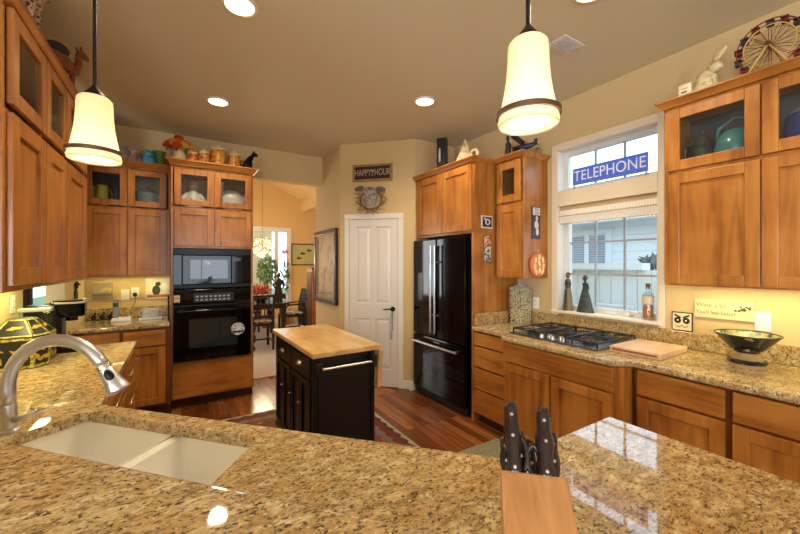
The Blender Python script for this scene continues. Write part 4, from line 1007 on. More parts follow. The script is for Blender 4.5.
for x in (-0.055,-0.02):
    for y in (-0.085,0.085,-0.03,0.03): MB().cyl((x,y,0.044),(x,y,0.118),0.0022,n=6).build('strut', br_, t)
MB().box(0.075,0.10,-0.04,0.04,0.072,0.075).box(0.08,0.105,-0.0015,0.0015,0.075,0.108).build('tail_fin', bl_, t)
for y in (-0.035,0.035): MB().cyl((-0.05,y-0.004,0.016),(-0.05,y+0.004,0.016),0.0158,n=16).cyl((-0.05,y,0.016),(-0.05,y*0.5,0.045),0.0025,n=6).build('wheel', black_m, t)
MB().box(-0.092,-0.088,-0.004,0.004,0.015,0.095).build('propeller', br_, t)
MB().ball((0.015,0,0.088),(0.013,0.013,0.015)).build('pilot_head', mat('pilot_tan', (150,116,70), 0.6), t, smooth=True)
t = thing('wire_ornament', 'thin twisted wire ornament at the wall end of the narrow cabinet', 'ornament', (2.90,2.215,rt), R90)
for k in range(5):
    a = k*1.25; MB().torus((0.012*math.cos(a),0.012*math.sin(a),0.045),0.034,0.0022,Euler((PI/2+0.4*math.sin(a),0.3,a)).to_matrix(),24,6).build('wire_loop', mat('wire_bronze', (136,112,76), 0.4, 0.7), t, smooth=True)

# oven cabinet top
ot = 2.576
pc = mat('pitcher_cream', (206,190,150), 0.35)
t = thing('flower_pitcher', 'cream pitcher full of orange and yellow flowers on the oven cabinet', 'pitcher', (-0.02,4.44,ot))
MB().lathe([(0,0),(0.055,0),(0.066,0.04),(0.062,0.09),(0.05,0.13),(0.058,0.165),(0.054,0.165),(0.046,0.13),(0,0.12)], n=26).build('pitcher_body', pc, t, smooth='edge')
MB().tube([(-0.05,0,0.14),(-0.092,0,0.13),(-0.095,0,0.07),(-0.062,0,0.04)], [0.008]*4, 8).build('handle', pc, t, smooth=True)
t = thing('bouquet', 'orange and yellow flower bouquet in the cream pitcher', 'flowers', (-0.02,4.43,ot+0.118)); t.scale = (1.15,1.1,1.45)
leaf_mass('bouquet_leaves', green, t, (0.01,0,0.03), (0.07,0.06,0.05), 60, 0.03, 9)
rnd = random.Random(5)
fm = [mat('petal_orange', (222,92,28), 0.6), mat('petal_deep_orange', (206,66,22), 0.6), mat('petal_yellow', (224,170,40), 0.6)]
for i in range(16):
    a = i*2.4; r_ = 0.025*math.sqrt(i); c_ = Vector((r_*math.cos(a)*1.15, r_*math.sin(a)*0.85, 0.095-0.75*r_))
    nb = Vector((c_.x*4, c_.y*4-0.45, 0.6)).normalized(); u = nb.orthogonal().normalized(); w = nb.cross(u)
    b = MB()
    for ring, (n_, rr_, hh) in enumerate([(8,0.040,0.0),(6,0.024,0.010)]):
        for k in range(n_):
            q = 2*PI*k/n_+ring*0.4; d = u*math.cos(q)+w*math.sin(q)
            Mp = Matrix((d, nb.cross(d), nb)).transposed()
            b.ball(c_+d*rr_*0.6+nb*hh,(rr_*0.55,rr_*0.34,0.005),8,5,Mp @ Ry(-0.35))
    b.ball(c_+nb*0.012,0.008,8,5); b.build('flower', fm[(i*7+1) % 3], t, smooth=True)
cm_ = mat('canister_orange', (206,128,44), 0.3, noise=(26,(196,70,30),0.48,0.56)); cm2 = mat('canister_gold', (206,150,54), 0.3, noise=(26,(170,60,30),0.52,0.58)); lidm = mat('canister_lid_cream', (232,214,170), 0.35)
for x, r_, h_, m_, lb in [(0.108,0.046,0.105,cm_,'smallest floral orange canister, nearest the flower pitcher'),(0.213,0.053,0.125,cm2,'second floral canister from the flower pitcher on the oven cabinet'),(0.352,0.074,0.185,cm2,'largest floral orange canister in the row on the oven cabinet'),(0.517,0.060,0.150,cm2,'floral canister nearest the black cat on the oven cabinet')]:
    t = thing('canister', lb, 'canister', (x,4.44,ot), 0, 'floral canisters on the oven cabinet')
    MB().lathe([(0,0),(r_,0),(r_*1.02,h_*0.1),(r_*1.02,h_*0.9),(r_*0.96,h_)], n=26).build('canister_body', m_, t, smooth='edge')
    MB().lathe([(r_*1.06,h_),(r_*1.06,h_+0.012),(r_*0.8,h_+0.030),(r_*0.25,h_+0.040),(r_*0.2,h_+0.048),(r_*0.26,h_+0.058),(0,h_+0.064)], n=26).build('lid', lidm, t, smooth='edge')
t = thing('canister', 'dull gold canister standing half hidden behind the one nearest the cat', 'canister', (0.575,4.57,ot), 0, 'floral canisters on the oven cabinet')
MB().lathe([(0,0),(0.05,0),(0.05,0.12),(0.046,0.13)], n=24).build('canister_body', cm2, t, smooth='edge'); MB().lathe([(0.052,0.13),(0.04,0.145),(0,0.15)], n=24).build('lid', cm_, t, smooth='edge')
t = thing('cat_figurine', 'black cat figurine perched at the right end of the oven cabinet', 'figurine', (0.662,4.42,ot))
cb = MB(); cb.tube([(-0.02,0,0.0),(-0.022,0,0.04),(-0.008,0,0.09),(0.02,0,0.14),(0.045,0,0.175)], [0.040,0.044,0.038,0.030,0.022], 14); cb.build('cat_body', black_s, t, smooth=True)
MB().ball((0.068,0,0.195),(0.032,0.027,0.026)).ball((0.094,0,0.188),(0.014,0.014,0.012)).build('head', black_s, t, smooth=True)
for y in (-0.014,0.014): MB().tube([(0.058,y,0.212),(0.054,y*1.3,0.236)], [0.011,0.002], 8).build('ear', black_s, t, smooth=True)
for y in (-0.018,0.018): MB().tube([(0.02,y,0.12),(0.032,y,0.06),(0.036,y,0.006),(0.044,y,0.004)], [0.016,0.012,0.011,0.010], 8).build('leg', black_s, t, smooth=True)
MB().tube([(-0.05,0,0.02),(-0.075,0.01,0.03),(-0.08,0.012,0.075)], [0.010,0.009,0.006], 8).build('tail', black_s, t, smooth=True)
# nook cabinet top
nt = 2.5455
def critter(name, x, y, h, m, label, cat, belly=None):
    t = thing(name, label, cat, (x,y,nt))
    MB().lathe([(0,0),(0.30*h,0),(0.36*h,0.18*h),(0.34*h,0.42*h),(0.24*h,0.60*h)], n=20).build('body', m, t, smooth=True)
    MB().ball((0,-0.02*h,0.74*h),(0.25*h,0.24*h,0.22*h)).build('head', m, t, smooth=True)
    for s in (-1, 1): MB().ball((s*0.17*h,0,0.93*h),(0.07*h,0.05*h,0.08*h)).build('ear', m, t, smooth=True)
    if belly: MB().ball((0,-0.30*h,0.30*h),(0.20*h,0.10*h,0.22*h)).build('belly', belly, t, smooth=True)
    return t
gj = mat('jar_grey', (150,138,124), 0.4)
t = thing('grey_jug', 'rounded grey stoneware jug at the left on the nook cabinet', 'jug', (-0.525,4.66,nt)); MB().lathe([(0,0),(0.06,0),(0.08,0.06),(0.075,0.12),(0.045,0.16),(0.05,0.18),(0.046,0.18),(0,0.15)], n=24).build('jug_body', gj, t, smooth='edge'); MB().tube([(-0.045,0,0.165),(-0.09,0,0.14),(-0.078,0,0.08)], [0.008]*3, 8).build('handle', gj, t, smooth=True)
critter('bear_jar', -0.412, 4.65, 0.165, mat('jar_pinkish', (178,156,134), 0.4, noise=(30,(150,90,70),0.55,0.6)), 'speckled cream bear shaped jar between the grey jug and the blue jars', 'jar', mat('belly_rust', (150,96,74), 0.5))
critter('cat_jar', -0.350, 4.775, 0.13, mat('jar_slate_blue', (84,112,136), 0.35), 'small slate blue jar just left of the turquoise bear', 'jar')
critter('bear_jar', -0.288, 4.65, 0.175, mat('jar_turquoise', (70,150,176), 0.3), 'turquoise blue bear shaped jar on the nook cabinet', 'jar')
t = thing('green_pitcher', 'green pitcher at the right end of the nook cabinet', 'pitcher', (-0.205,4.72,nt), PI/2); gp = mat('pitcher_green', (92,124,48), 0.3)
MB().lathe([(0,0),(0.06,0),(0.066,0.05),(0.058,0.12),(0.064,0.185),(0.06,0.185),(0,0.15)], n=24).build('pitcher_body', gp, t, smooth='edge'); MB().tube([(0.06,0,0.165),(0.098,0,0.15),(0.10,0,0.08),(0.064,0,0.05)], [0.008]*4, 8).build('handle', gp, t, smooth=True)
# left cabinet top
lt_ = 2.6035
brn = mat('camel_brown', (128,66,28), 0.5, noise=(20,(150,92,46),0.4,0.6))
t = thing('camel_figurine', 'brown camel figurine with a dark saddle on the left cabinet', 'figurine', (-0.66,3.05,lt_), PI/2-0.5); t.scale = (1.2,1.2,1.36)
MB().ball((-0.0,0,0.135),(0.085,0.042,0.045)).ball((-0.005,0,0.175),(0.035,0.028,0.03)).build('camel_body', brn, t, smooth=True)
nkk = MB().tube([(0.07,0,0.135),(0.105,0,0.135),(0.125,0,0.175),(0.128,0,0.225)], [0.030,0.022,0.018,0.017], 12).build('neck', brn, t, smooth=True)
MB().ball((0.148,0,0.238),(0.035,0.018,0.019)).ball((0.175,0,0.232),(0.016,0.014,0.013)).build('head', brn, nkk, smooth=True)
for y in (-0.013,0.013): MB().tube([(0.128,y,0.25),(0.124,y,0.268)], [0.007,0.002], 6).build('ear', brn, nkk, smooth=True)
for x in (-0.06,0.055):
    for y in (-0.022,0.022): MB().tube([(x,y,0.12),(x+0.004,y,0.06),(x,y,0.006)], [0.016,0.010,0.011], 8).build('leg', brn, t, smooth=True)
MB().ball((-0.01,0,0.185),(0.058,0.046,0.028)).build('saddle', mat('saddle_dark', (48,46,50), 0.6), t, smooth=True)
MB().tube([(-0.08,0,0.14),(-0.095,0,0.11),(-0.097,0,0.07)], [0.008,0.006,0.007], 6).build('tail', brn, t, smooth=True)
spot = bpy.data.materials.new('giraffe_spots'); spot.use_nodes = True
_n = spot.node_tree.nodes; _l = spot.node_tree.links; _t = _n.new('ShaderNodeTexCoord'); _v = _n.new('ShaderNodeTexVoronoi'); _v.inputs['Scale'].default_value = 62; _v.feature = 'DISTANCE_TO_EDGE'
_l.new(_t.outputs['Object'], _v.inputs['Vector']); _r = _n.new('ShaderNodeValToRGB'); _r.color_ramp.elements[0].color = lin((206,176,150)); _r.color_ramp.elements[1].color = lin((84,46,42)); _r.color_ramp.elements[0].position = 0.12; _r.color_ramp.elements[1].position = 0.2
_l.new(_v.outputs[0], _r.inputs[0]); _l.new(_r.outputs[0], _n['Principled BSDF'].inputs['Base Color'])
t = thing('giraffe_figurine', 'spotted giraffe figurine leaning on the left cabinet near the ceiling', 'figurine', (-0.625,2.42,lt_), PI/2); t.scale = (1.1,1.15,1.27)
MB().ball((-0.03,0,0.115),(0.065,0.032,0.036)).build('giraffe_body', spot, t, smooth=True)
gn = MB().tube([(0.015,0,0.125),(0.06,0,0.16),(0.12,0,0.21),(0.19,0,0.262)], [0.032,0.026,0.021,0.018], 12).build('neck', spot, t, smooth=True)
MB().ball((0.21,0,0.268),(0.032,0.018,0.018)).build('head', spot, gn, smooth=True)
for x in (-0.075,0.01):
    for y in (-0.018,0.018): MB().tube([(x,y,0.10),(x,y,0.05),(x,y,0.004)], [0.014,0.009,0.009], 8).build('leg', spot, t, smooth=True)

# ------------------------------------------------------------------ window sill, sign, shade
SZ = 1.0765
dk = mat('figure_charcoal', (40,48,50), 0.5, noise=(30,(66,76,74),0.4,0.6)); tn = mat('figure_tan', (120,102,66), 0.5); skn = mat('figure_skin', (120,84,60), 0.5)
t = thing('lady_figurine', 'tall tan gowned lady figurine at the far left of the window sill', 'figurine', (3.025,1.975,SZ), R90)
MB().lathe([(0,0),(0.050,0),(0.046,0.05),(0.036,0.14),(0.024,0.21),(0.019,0.235),(0.026,0.27),(0.010,0.285),(0.009,0.298)], n=20, sq=0.75).build('gown', tn, t, smooth='edge')
MB().lathe([(0.024,0.20),(0.030,0.25),(0.020,0.282),(0.012,0.286)], n=20, sq=0.8).build('shawl', dk, t, smooth='edge')
MB().box(-0.006,0.006,-0.040,-0.030,0.0,0.19).build('gown_fold', dk, t)
MB().ball((0,-0.002,0.318),(0.018,0.019,0.024)).build('head', skn, t, smooth=True); MB().ball((0,0.004,0.330),(0.020,0.020,0.018)).build('hair', dk, t, smooth=True)
t = thing('lady_figurine', 'dark wide skirted lady figurine second from left on the window sill', 'figurine', (3.025,1.812,SZ), R90)
MB().lathe([(0,0),(0.078,0),(0.070,0.03),(0.048,0.12),(0.026,0.20),(0.020,0.225),(0.027,0.25),(0.010,0.265),(0.009,0.275)], n=22, sq=0.55).build('gown', dk, t, smooth='edge')
MB().ball((0,-0.002,0.292),(0.017,0.018,0.021)).build('head', mat('figure_dark_skin', (60,48,44), 0.5), t, smooth=True)
MB().lathe([(0.030,0.300),(0.028,0.305),(0.016,0.308),(0.014,0.322),(0,0.325)], n=18).build('hat', dk, t, smooth='edge')
MB().tube([(0.022,0,0.245),(0.036,-0.01,0.205),(0.014,-0.032,0.185)], [0.009,0.008,0.007], 8).build('arm', dk, t, smooth=True)
t = thing('glass_bottle', 'clear glass bottle with amber liquid on the right of the window sill', 'bottle', (3.03,1.32,SZ))
MB().lathe([(0,0),(0.038,0),(0.039,0.01),(0.039,0.185),(0.030,0.205),(0.017,0.215),(0.017,0.25),(0.014,0.25),(0.014,0.215),(0.034,0.185),(0.035,0.012),(0,0.012)], n=26).build('bottle_glass', clear, t, smooth='edge')
MB().lathe([(0,0.013),(0.0345,0.013),(0.0345,0.112),(0,0.112)], n=24).build('amber_liquid', mat('amber_liquid', (188,112,48), 0.3), t, smooth='edge')
MB().lathe([(0.0395,0.125),(0.0395,0.18)], n=24, cap=False).build('paper_label', mat('label_cream', (206,190,156), 0.6), t, smooth='edge')
MB().lathe([(0.013,0.235),(0.016,0.252),(0.016,0.275),(0,0.277)], n=16).build('stopper', mat('stopper_brown', (110,74,44), 0.6), t, smooth='edge')
# telephone sign in the transom
sg = thing('telephone_sign', 'blue TELEPHONE sign with white letters standing in the transom window', 'sign', (3.055,1.638,2.1695), R90)
MB().box(-0.308,0.308,-0.003,0.003,0.045,0.195).build('sign_panel', trans_mat('sign_blue', (118,142,204), (142,164,226), 0.6), sg)
MB().box(-0.30,-0.29,-0.004,0.02,0,0.05).box(0.29,0.30,-0.004,0.02,0,0.05).build('sign_stand', steel, sg)
text_mesh('lettering', 'TELEPHONE', 0.128, mat('sign_white', (250,250,250), 0.5), sg, (0.0,-0.0042,0.120), (PI/2,0,0), 0.0008, 0.84, 1.02)
# woven roman shade
sh = thing('window_shade', 'rolled up woven cream shade with scalloped lower edge at the top of the lower window', 'shade', (3.02,1.645,0), R90)
woven = bpy.data.materials.new('woven_shade'); woven.use_nodes = True
_n = woven.node_tree.nodes; _l = woven.node_tree.links; _t = _n.new('ShaderNodeTexCoord'); _w = _n.new('ShaderNodeTexWave'); _w.inputs['Scale'].default_value = 30; _w.bands_direction = 'X'; _w.inputs['Distortion'].default_value = 1.0
_l.new(_t.outputs['Object'], _w.inputs['Vector']); _r = _n.new('ShaderNodeValToRGB'); _r.color_ramp.elements[0].color = lin((214,206,188)); _r.color_ramp.elements[1].color = lin((246,244,238))
_l.new(_w.outputs['Color'], _r.inputs[0]); _l.new(_r.outputs[0], _n['Principled BSDF'].inputs['Base Color']); _n['Principled BSDF'].inputs['Roughness'].default_value = 0.9
MB().box(-0.402,0.402,-0.012,0.012,1.99,2.028).build('head_rail', mat('shade_rail_tan', (196,168,124), 0.6), sh)
b = MB()
for i in range(4): b.box(-0.40,0.40,-0.010-0.004*i,0.004-0.001*i,1.875+i*0.016,1.99)
b.build('fabric_folds', woven, sh)
b = MB()
for i in range(30):
    x = -0.40+i*0.02666; b.prism([(x,1.876),(x+0.0266,1.876),(x+0.0200,1.864),(x+0.0062,1.864)], -0.009, -0.005, 'y')
b.build('scalloped_edge', mat('shade_trim', (186,170,140), 0.8), sh)
MB().box(-0.40,0.40,-0.026,-0.012,1.935,1.945).build('bamboo_slat', mat('shade_rail_tan', (196,168,124)), sh)

# ------------------------------------------------------------------ on the right counter
t = thing('canister_jar', 'square mosaic patterned stone canister on the counter beside the refrigerator panel', 'canister', (2.88,2.395,0.9155), 0)
mos = bpy.data.materials.new('mosaic_grey'); mos.use_nodes = True
_n = mos.node_tree.nodes; _l = mos.node_tree.links; _t = _n.new('ShaderNodeTexCoord'); _v = _n.new('ShaderNodeTexVoronoi'); _v.inputs['Scale'].default_value = 60; _v.feature = 'F1'; _v.distance = 'CHEBYCHEV'
_l.new(_t.outputs['Object'], _v.inputs['Vector']); _r = _n.new('ShaderNodeValToRGB'); _r.color_ramp.elements[0].color = lin((196,186,150)); _r.color_ramp.elements[1].color = lin((84,82,66)); _r.color_ramp.elements[0].position = 0.35; _r.color_ramp.elements[1].position = 0.62
_l.new(_v.outputs['Distance'], _r.inputs[0]); _l.new(_r.outputs[0], _n['Principled BSDF'].inputs['Base Color'])
MB().frust((-0.072,0.072,-0.072,0.072),0,(-0.080,0.080,-0.080,0.080),0.34).build('canister_body', mos, t, bevel=0.004)
MB().frust((-0.078,0.078,-0.078,0.078),0.34,(-0.062,0.062,-0.062,0.062),0.36).box(-0.04,0.04,-0.04,0.04,0.36,0.378).build('lid', mat('canister_lid_grey', (176,172,156), 0.4), t, bevel=0.003)
MB().lathe([(0.016,0.378),(0.026,0.39),(0.024,0.40),(0,0.405)], n=16).build('lid_knob', mat('canister_lid_grey', (176,172,156)), t, smooth='edge')
MB().tube([(-0.082,0.06,0.02),(-0.095,0.06,0.15),(-0.096,0.06,0.28),(-0.084,0.06,0.33)], [0.006]*4, 8).build('side_handle', mat('rust_red', (120,62,40), 0.5), t, smooth=True)
t = thing('cutting_board', 'thick wooden cutting board lying right of the gas cooktop', 'cutting board', (2.46,1.305,0.9155), R90+0.02)
MB().box(0,0.30,0,0.40,0,0.038).build('board', boardw, t, bevel=0.005)
MB().box(0.02,0.28,-0.0015,0.0,0.012,0.026).build('edge_groove', mat('board_groove', (140,90,58), 0.6), t)
# painted pedestal bowl
bx = thing('pedestal_bowl', 'large black and cream painted pedestal bowl on the right counter', 'bowl', (2.76,0.695,0.9155)); bx.scale = (0.88,0.88,0.95)
bp = mat('bowl_black', (22,24,24), 0.2, noise=(12,(150,128,84),0.60,0.64)); bc = mat('bowl_clay', (170,138,90), 0.5); bi = mat('bowl_inside', (150,142,96), 0.25, noise=(16,(60,70,58),0.5,0.6))
MB().lathe([(0.060,0.085),(0.062,0.092),(0.085,0.105),(0.120,0.145),(0.155,0.185),(0.162,0.193)], n=36, cap=False).build('bowl_outside', bp, bx, smooth='edge')
MB().lathe([(0,0.104),(0.06,0.108),(0.110,0.145),(0.150,0.186),(0.160,0.194)], n=36, cap=False).build('bowl_inside', bi, bx, smooth='edge')
MB().torus((0,0,0.194),0.161,0.004,None,40,8).build('rim', mat('bowl_rim_blue', (40,52,70), 0.25), bx, smooth=True)
pf = MB().lathe([(0,0),(0.092,0),(0.094,0.016),(0.088,0.022)], n=36).build('foot_ring', bc, bx, smooth='edge')
MB().lathe([(0.094,0.022),(0.100,0.032),(0.094,0.042),(0.080,0.046)], n=36).build('foot_band', mat('bowl_black_plain', (24,26,28), 0.2), bx, smooth='edge')
MB().lathe([(0.080,0.046),(0.062,0.06),(0.056,0.078),(0.060,0.086)], n=36).build('stem', bc, bx, smooth='edge')
# things on the right wall
t = thing('owl_tile', 'square white tile with a black owl face leaning below the right cabinet', 'tile', (2.994,1.088,1.031), R90)
MB().box(-0.062,0.062,-0.008,0,0.0,0.132).build('tile_frame', black_m, t, bevel=0.006); MB().box(-0.055,0.055,-0.0095,-0.007,0.007,0.125).build('tile_face', mat('tile_ivory', (226,210,168), 0.3), t)
ow = MB()
for s in (-1, 1):
    ow.ball((s*0.025,-0.0096,0.074),(0.021,0.002,0.022),16,6).prism([(s*0.004,0.098),(s*0.042,0.118),(s*0.046,0.108),(s*0.010,0.090)], -0.0115, -0.0095, 'y')
ow.build('owl_marks', black_m, t)
ow = MB()
for s in (-1, 1): ow.ball((s*0.024,-0.0118,0.075),(0.006,0.001,0.006),10,5)
ow.build('owl_eyes', mat('tile_ivory', (226,210,168)), t)
ow = MB().tube([(-0.034,-0.0100,0.040),(-0.020,-0.0100,0.026),(0,-0.0100,0.040),(0.020,-0.0100,0.026),(0.034,-0.0100,0.040)], 0.0022, 6).build('beak_line', black_m, t)
t = thing('wine_sign', 'cream wooden sign with a wine saying on the wall below the right cabinet', 'sign', (2.997,0.868,1.205), R90)
MB().box(-0.148,0.148,-0.014,0,-0.062,0.062).build('sign_board', mat('sign_cream', (216,200,154), 0.6), t, bevel=0.003)
gm = mat('sign_letter_grey', (120,108,84), 0.6)
text_mesh('lettering', "Wine a bit...", 0.040, gm, t, (-0.045,-0.0148,0.022), (PI/2,0,0), 0.0004, 0.95)
text_mesh('lettering', "You'll feel better", 0.036, gm, t, (-0.036,-0.0148,-0.026), (PI/2,0,0), 0.0004, 0.85)
gr = MB(); rnd = random.Random(2)
for i in range(16): gr.ball((0.095+rnd.uniform(-0.035,0.04),-0.0145,0.012+rnd.uniform(-0.014,0.014)),(0.006,0.002,0.006),8,5)
gr.build('grape_painting', mat('sign_grape', (70,66,52), 0.6), t)
def outlet(x, y, z, rot, label, kind='outlet'):
    t = thing('wall_outlet' if kind == 'outlet' else 'light_switch', label, kind, (x,y,z), rot)
    MB().box(-0.036,0.036,-0.006,0,-0.058,0.058).build('cover_plate', plate_w, t, bevel=0.003)
    if kind == 'outlet':
        for s in (-1, 1):
            o_ = MB().lathe([(0.016,0),(0.016,0.003)], (0,-0.0055,s*0.021), 16, Rx(PI/2)).build('socket', plate_w, t, smooth='edge')
            MB().box(-0.007,-0.005,-0.0095,-0.008,s*0.021-0.004,s*0.021+0.006).box(0.005,0.007,-0.0095,-0.008,s*0.021-0.004,s*0.021+0.006).build('slots', black_m, o_)
    else: MB().box(-0.006,0.006,-0.014,-0.005,-0.012,0.012).build('toggle', plate_w, t, bevel=0.002)
    return t
outlet(2.999,0.684,1.152,R90,'white double wall outlet behind the painted bowl')
outlet(2.999,2.30,1.115,R90,'white wall outlet beside the mosaic canister')
# plaques
pn_w = mat('plaque_white', (206,202,196), 0.5); pn_d = mat('plaque_dark', (52,44,50), 0.5); pn_r = mat('plaque_red', (150,80,60), 0.5, noise=(40,(220,190,150),0.5,0.55))
t = thing('wall_plaque', 'small square black and white plaque on the refrigerator panel, the upper one', 'plaque', (2.545,2.524,1.91))
MB().box(-0.075,0.075,-0.010,0,-0.062,0.062).build('plaque_board', pn_w, t, bevel=0.004)
MB().box(-0.06,0.06,-0.0115,-0.009,-0.048,0.05).build('plaque_picture', pn_d, t); MB().torus((0.005,-0.0125,0.0),0.026,0.007,Rx(PI/2),20,8).ball((-0.03,-0.012,0.03),(0.014,0.002,0.01)).build('plaque_motif', pn_w, t, smooth=True)
t = thing('wall_plaque', 'narrow upright plaque with a red and grey picture below the small square plaque', 'plaque', (2.555,2.524,1.65))
MB().box(-0.058,0.058,-0.010,0,-0.138,0.138).build('plaque_board', mat('plaque_brown', (126,96,76), 0.5), t, bevel=0.004)
MB().box(-0.045,0.045,-0.0115,-0.009,0.0,0.125).build('plaque_picture', pn_r, t); MB().box(-0.045,0.045,-0.0115,-0.009,-0.125,-0.005).build('plaque_picture', mat('plaque_greys', (90,92,100), 0.5, noise=(40,(190,186,180),0.5,0.55)), t); MB().torus((0.0,-0.0125,-0.02),0.03,0.006,Rx(PI/2),20,8).build('plaque_motif', pn_w, t, smooth=True)
t = thing('wall_plaque', 'tall narrow plaque with a white figure on the side of the narrow cabinet', 'plaque', (2.82,2.1685,1.885))
MB().box(-0.06,0.06,-0.010,0,-0.15,0.15).build('plaque_board', mat('plaque_violet', (64,52,70), 0.5), t, bevel=0.004)
MB().box(-0.05,0.05,-0.0115,-0.009,0.07,0.14).build('plaque_header', pn_w, t)
text_mesh('lettering', 'The', 0.035, pn_d, t, (0,-0.0122,0.122), (PI/2,0,0), 0.0003); text_mesh('lettering', 'Chef', 0.035, pn_d, t, (0,-0.0122,0.090), (PI/2,0,0), 0.0003)
MB().ball((0.005,-0.0115,0.04),(0.018,0.003,0.022)).ball((0.0,-0.0115,-0.02),(0.03,0.003,0.04)).ball((0.012,-0.0115,-0.085),(0.022,0.003,0.035)).build('printed_figure', pn_w, t, smooth=True)
t = thing('pumpkin_plate', 'round orange and cream pumpkin plate hanging on the narrow cabinet side', 'plate', (2.845,2.168,1.49))
MB().lathe([(0.118,-0.014),(0.122,-0.006),(0.110,0.0),(0,0.002)], (0,-0.0155,0), 36, Rx(PI/2), cap=True).build('plate_rim', mat('plate_rust', (184,88,40), 0.4), t, smooth='edge')
MB().lathe([(0.108,0.0),(0.104,0.006),(0,0.008)], (0,-0.0155,0), 36, Rx(PI/2)).build('plate_face', mat('plate_orange', (206,116,48), 0.4), t, smooth='edge')
b = MB()
for x, z, r_ in [(-0.052,0.045,0.3),(-0.06,-0.015,0.1),(-0.045,-0.062,-0.5),(0.0,0.07,0.2),(0.0,0.015,-0.4),(0.005,-0.05,0.3),(0.052,0.05,-0.3),(0.06,-0.01,0.2),(0.045,-0.065,0.5)]:
    b.ball((x,-0.0235,z),(0.017,0.003,0.03),12,6,Ry(r_))
b.build('leaf_pattern', mat('plate_cream', (236,206,140), 0.4), t, smooth=True)
MB().tube([(0,-0.004,0.12),(0.004,-0.006,0.135),(0,-0.002,0.15)], 0.004, 6).build('hanger', steel, t)
# above the pantry door (local frame of the diagonal wall)
def on_diag(s, z): return (1.80+s*math.cos(DR), 4.12+s*math.sin(DR), z)
t = thing('happy_hour_sign', 'dark framed sign with light lettering above the pantry door', 'sign', on_diag(0.296, 2.622), DR)
MB().box(-0.245,0.245,-0.012,-0.001,-0.098,0.098).build('sign_board', mat('sign_maroon', (48,24,24), 0.5), t)
MB().box(-0.255,0.255,-0.022,-0.002,0.078,0.105).box(-0.255,0.255,-0.022,-0.002,-0.105,-0.078).box(-0.255,-0.228,-0.022,-0.002,-0.078,0.078).box(0.228,0.255,-0.022,-0.002,-0.078,0.078).build('frame', mat('sign_gold', (158,122,66), 0.45), t, bevel=0.003)
lt2 = mat('sign_light', (190,160,140), 0.6)
text_mesh('lettering', 'HAPPY', 0.115, lt2, t, (-0.122,-0.0135,0.0), (PI/2,0,0), 0.0006, 0.62); text_mesh('lettering', 'HOUR', 0.115, lt2, t, (0.128,-0.0135,0.0), (PI/2,0,0), 0.0006, 0.62)
MB().prism([(-0.022,0.035),(0.026,0.035),(0.004,0.0),(0.004,-0.028),(0.016,-0.034),(-0.012,-0.034),(0.0,-0.028),(0.0,0.0)], -0.0142, -0.0122, 'y').build('glass_motif', lt2, t)
t = thing('cow_head_wreath', 'grey cow head wall ornament in a twig wreath above the pantry door', 'wall ornament', on_diag(0.286, 2.285), DR); t.scale = (1.3,1.0,1.1); t.location.x -= 0.016; t.location.y -= 0.016
gy = mat('cow_grey', (150,142,132), 0.7, noise=(30,(110,102,94),0.45,0.6)); gd = mat('cow_grey_dark', (96,88,82), 0.7)
cw = MB(); cw.tube([(0.0,-0.035,0.11),(0.0,-0.06,0.05),(0.008,-0.075,-0.02),(0.014,-0.085,-0.075),(0.016,-0.07,-0.10)], [0.055,0.075,0.066,0.052,0.03], 16); cw.build('cow_head', gy, t, smooth=True)
MB().ball((0.016,-0.095,-0.078),(0.046,0.035,0.030)).build('muzzle', mat('cow_muzzle', (170,160,148), 0.7), t, smooth=True)
for s, k in ((-1,0.02),(1,0.0)):
    MB().ball((s*0.105,-0.05,0.105+k),(0.048,0.014,0.028),14,8,Ry(s*0.25)).build('ear', gd, t, smooth=True)
    MB().ball((s*0.048+0.004,-0.118,0.045),(0.011,0.008,0.009)).build('eye', black_m, t, smooth=True)
    MB().ball((s*0.018+0.016,-0.126,-0.078),(0.008,0.006,0.006)).build('nostril', gd, t, smooth=True)
tw = mat('twig_brown', (140,96,52), 0.8); rnd = random.Random(11)
b = MB()
for i in range(46):
    a = rnd.uniform(PI*0.75, PI*2.25); r0 = rnd.uniform(0.09,0.12); r1 = r0+rnd.uniform(0.02,0.07); a1 = a+rnd.uniform(-0.5,0.5)
    b.tube([(r0*math.cos(a),-0.012,r0*math.sin(a)-0.005),((r0+r1)/2*math.cos((a+a1)/2),-0.025,(r0+r1)/2*math.sin((a+a1)/2)),(r1*math.cos(a1),-0.02-rnd.random()*0.02,r1*math.sin(a1))], 0.0028, 5)
b.torus((0,-0.012,0),0.105,0.008,Rx(PI/2),30,6)
b.build('twig_wreath', tw, t)
# framed picture on the hall side wall
t = thing('framed_print', 'large dark and gold framed print hanging on the wall left of the pantry', 'picture', (1.7055,4.69,1.466), R90)
w_, h_ = 0.42, 0.495
MB().box(-w_,w_,-0.045,-0.001,h_-0.06,h_).box(-w_,w_,-0.045,-0.001,-h_,-h_+0.06).box(-w_,-w_+0.06,-0.045,-0.001,-h_+0.06,h_-0.06).box(w_-0.06,w_,-0.045,-0.001,-h_+0.06,h_-0.06).build('frame', mat('frame_dark', (40,30,24), 0.35), t, bevel=0.008)
MB().box(-w_+0.06,w_-0.06,-0.03,-0.002,h_-0.10,h_-0.06).box(-w_+0.06,w_-0.06,-0.03,-0.002,-h_+0.06,-h_+0.10).box(-w_+0.06,-w_+0.10,-0.03,-0.002,-h_+0.10,h_-0.10).box(w_-0.10,w_-0.06,-0.03,-0.002,-h_+0.10,h_-0.10).build('gold_inner_frame', mat('frame_gold', (164,130,72), 0.4, 0.4, noise=(40,(110,84,44),0.45,0.6)), t, bevel=0.004)
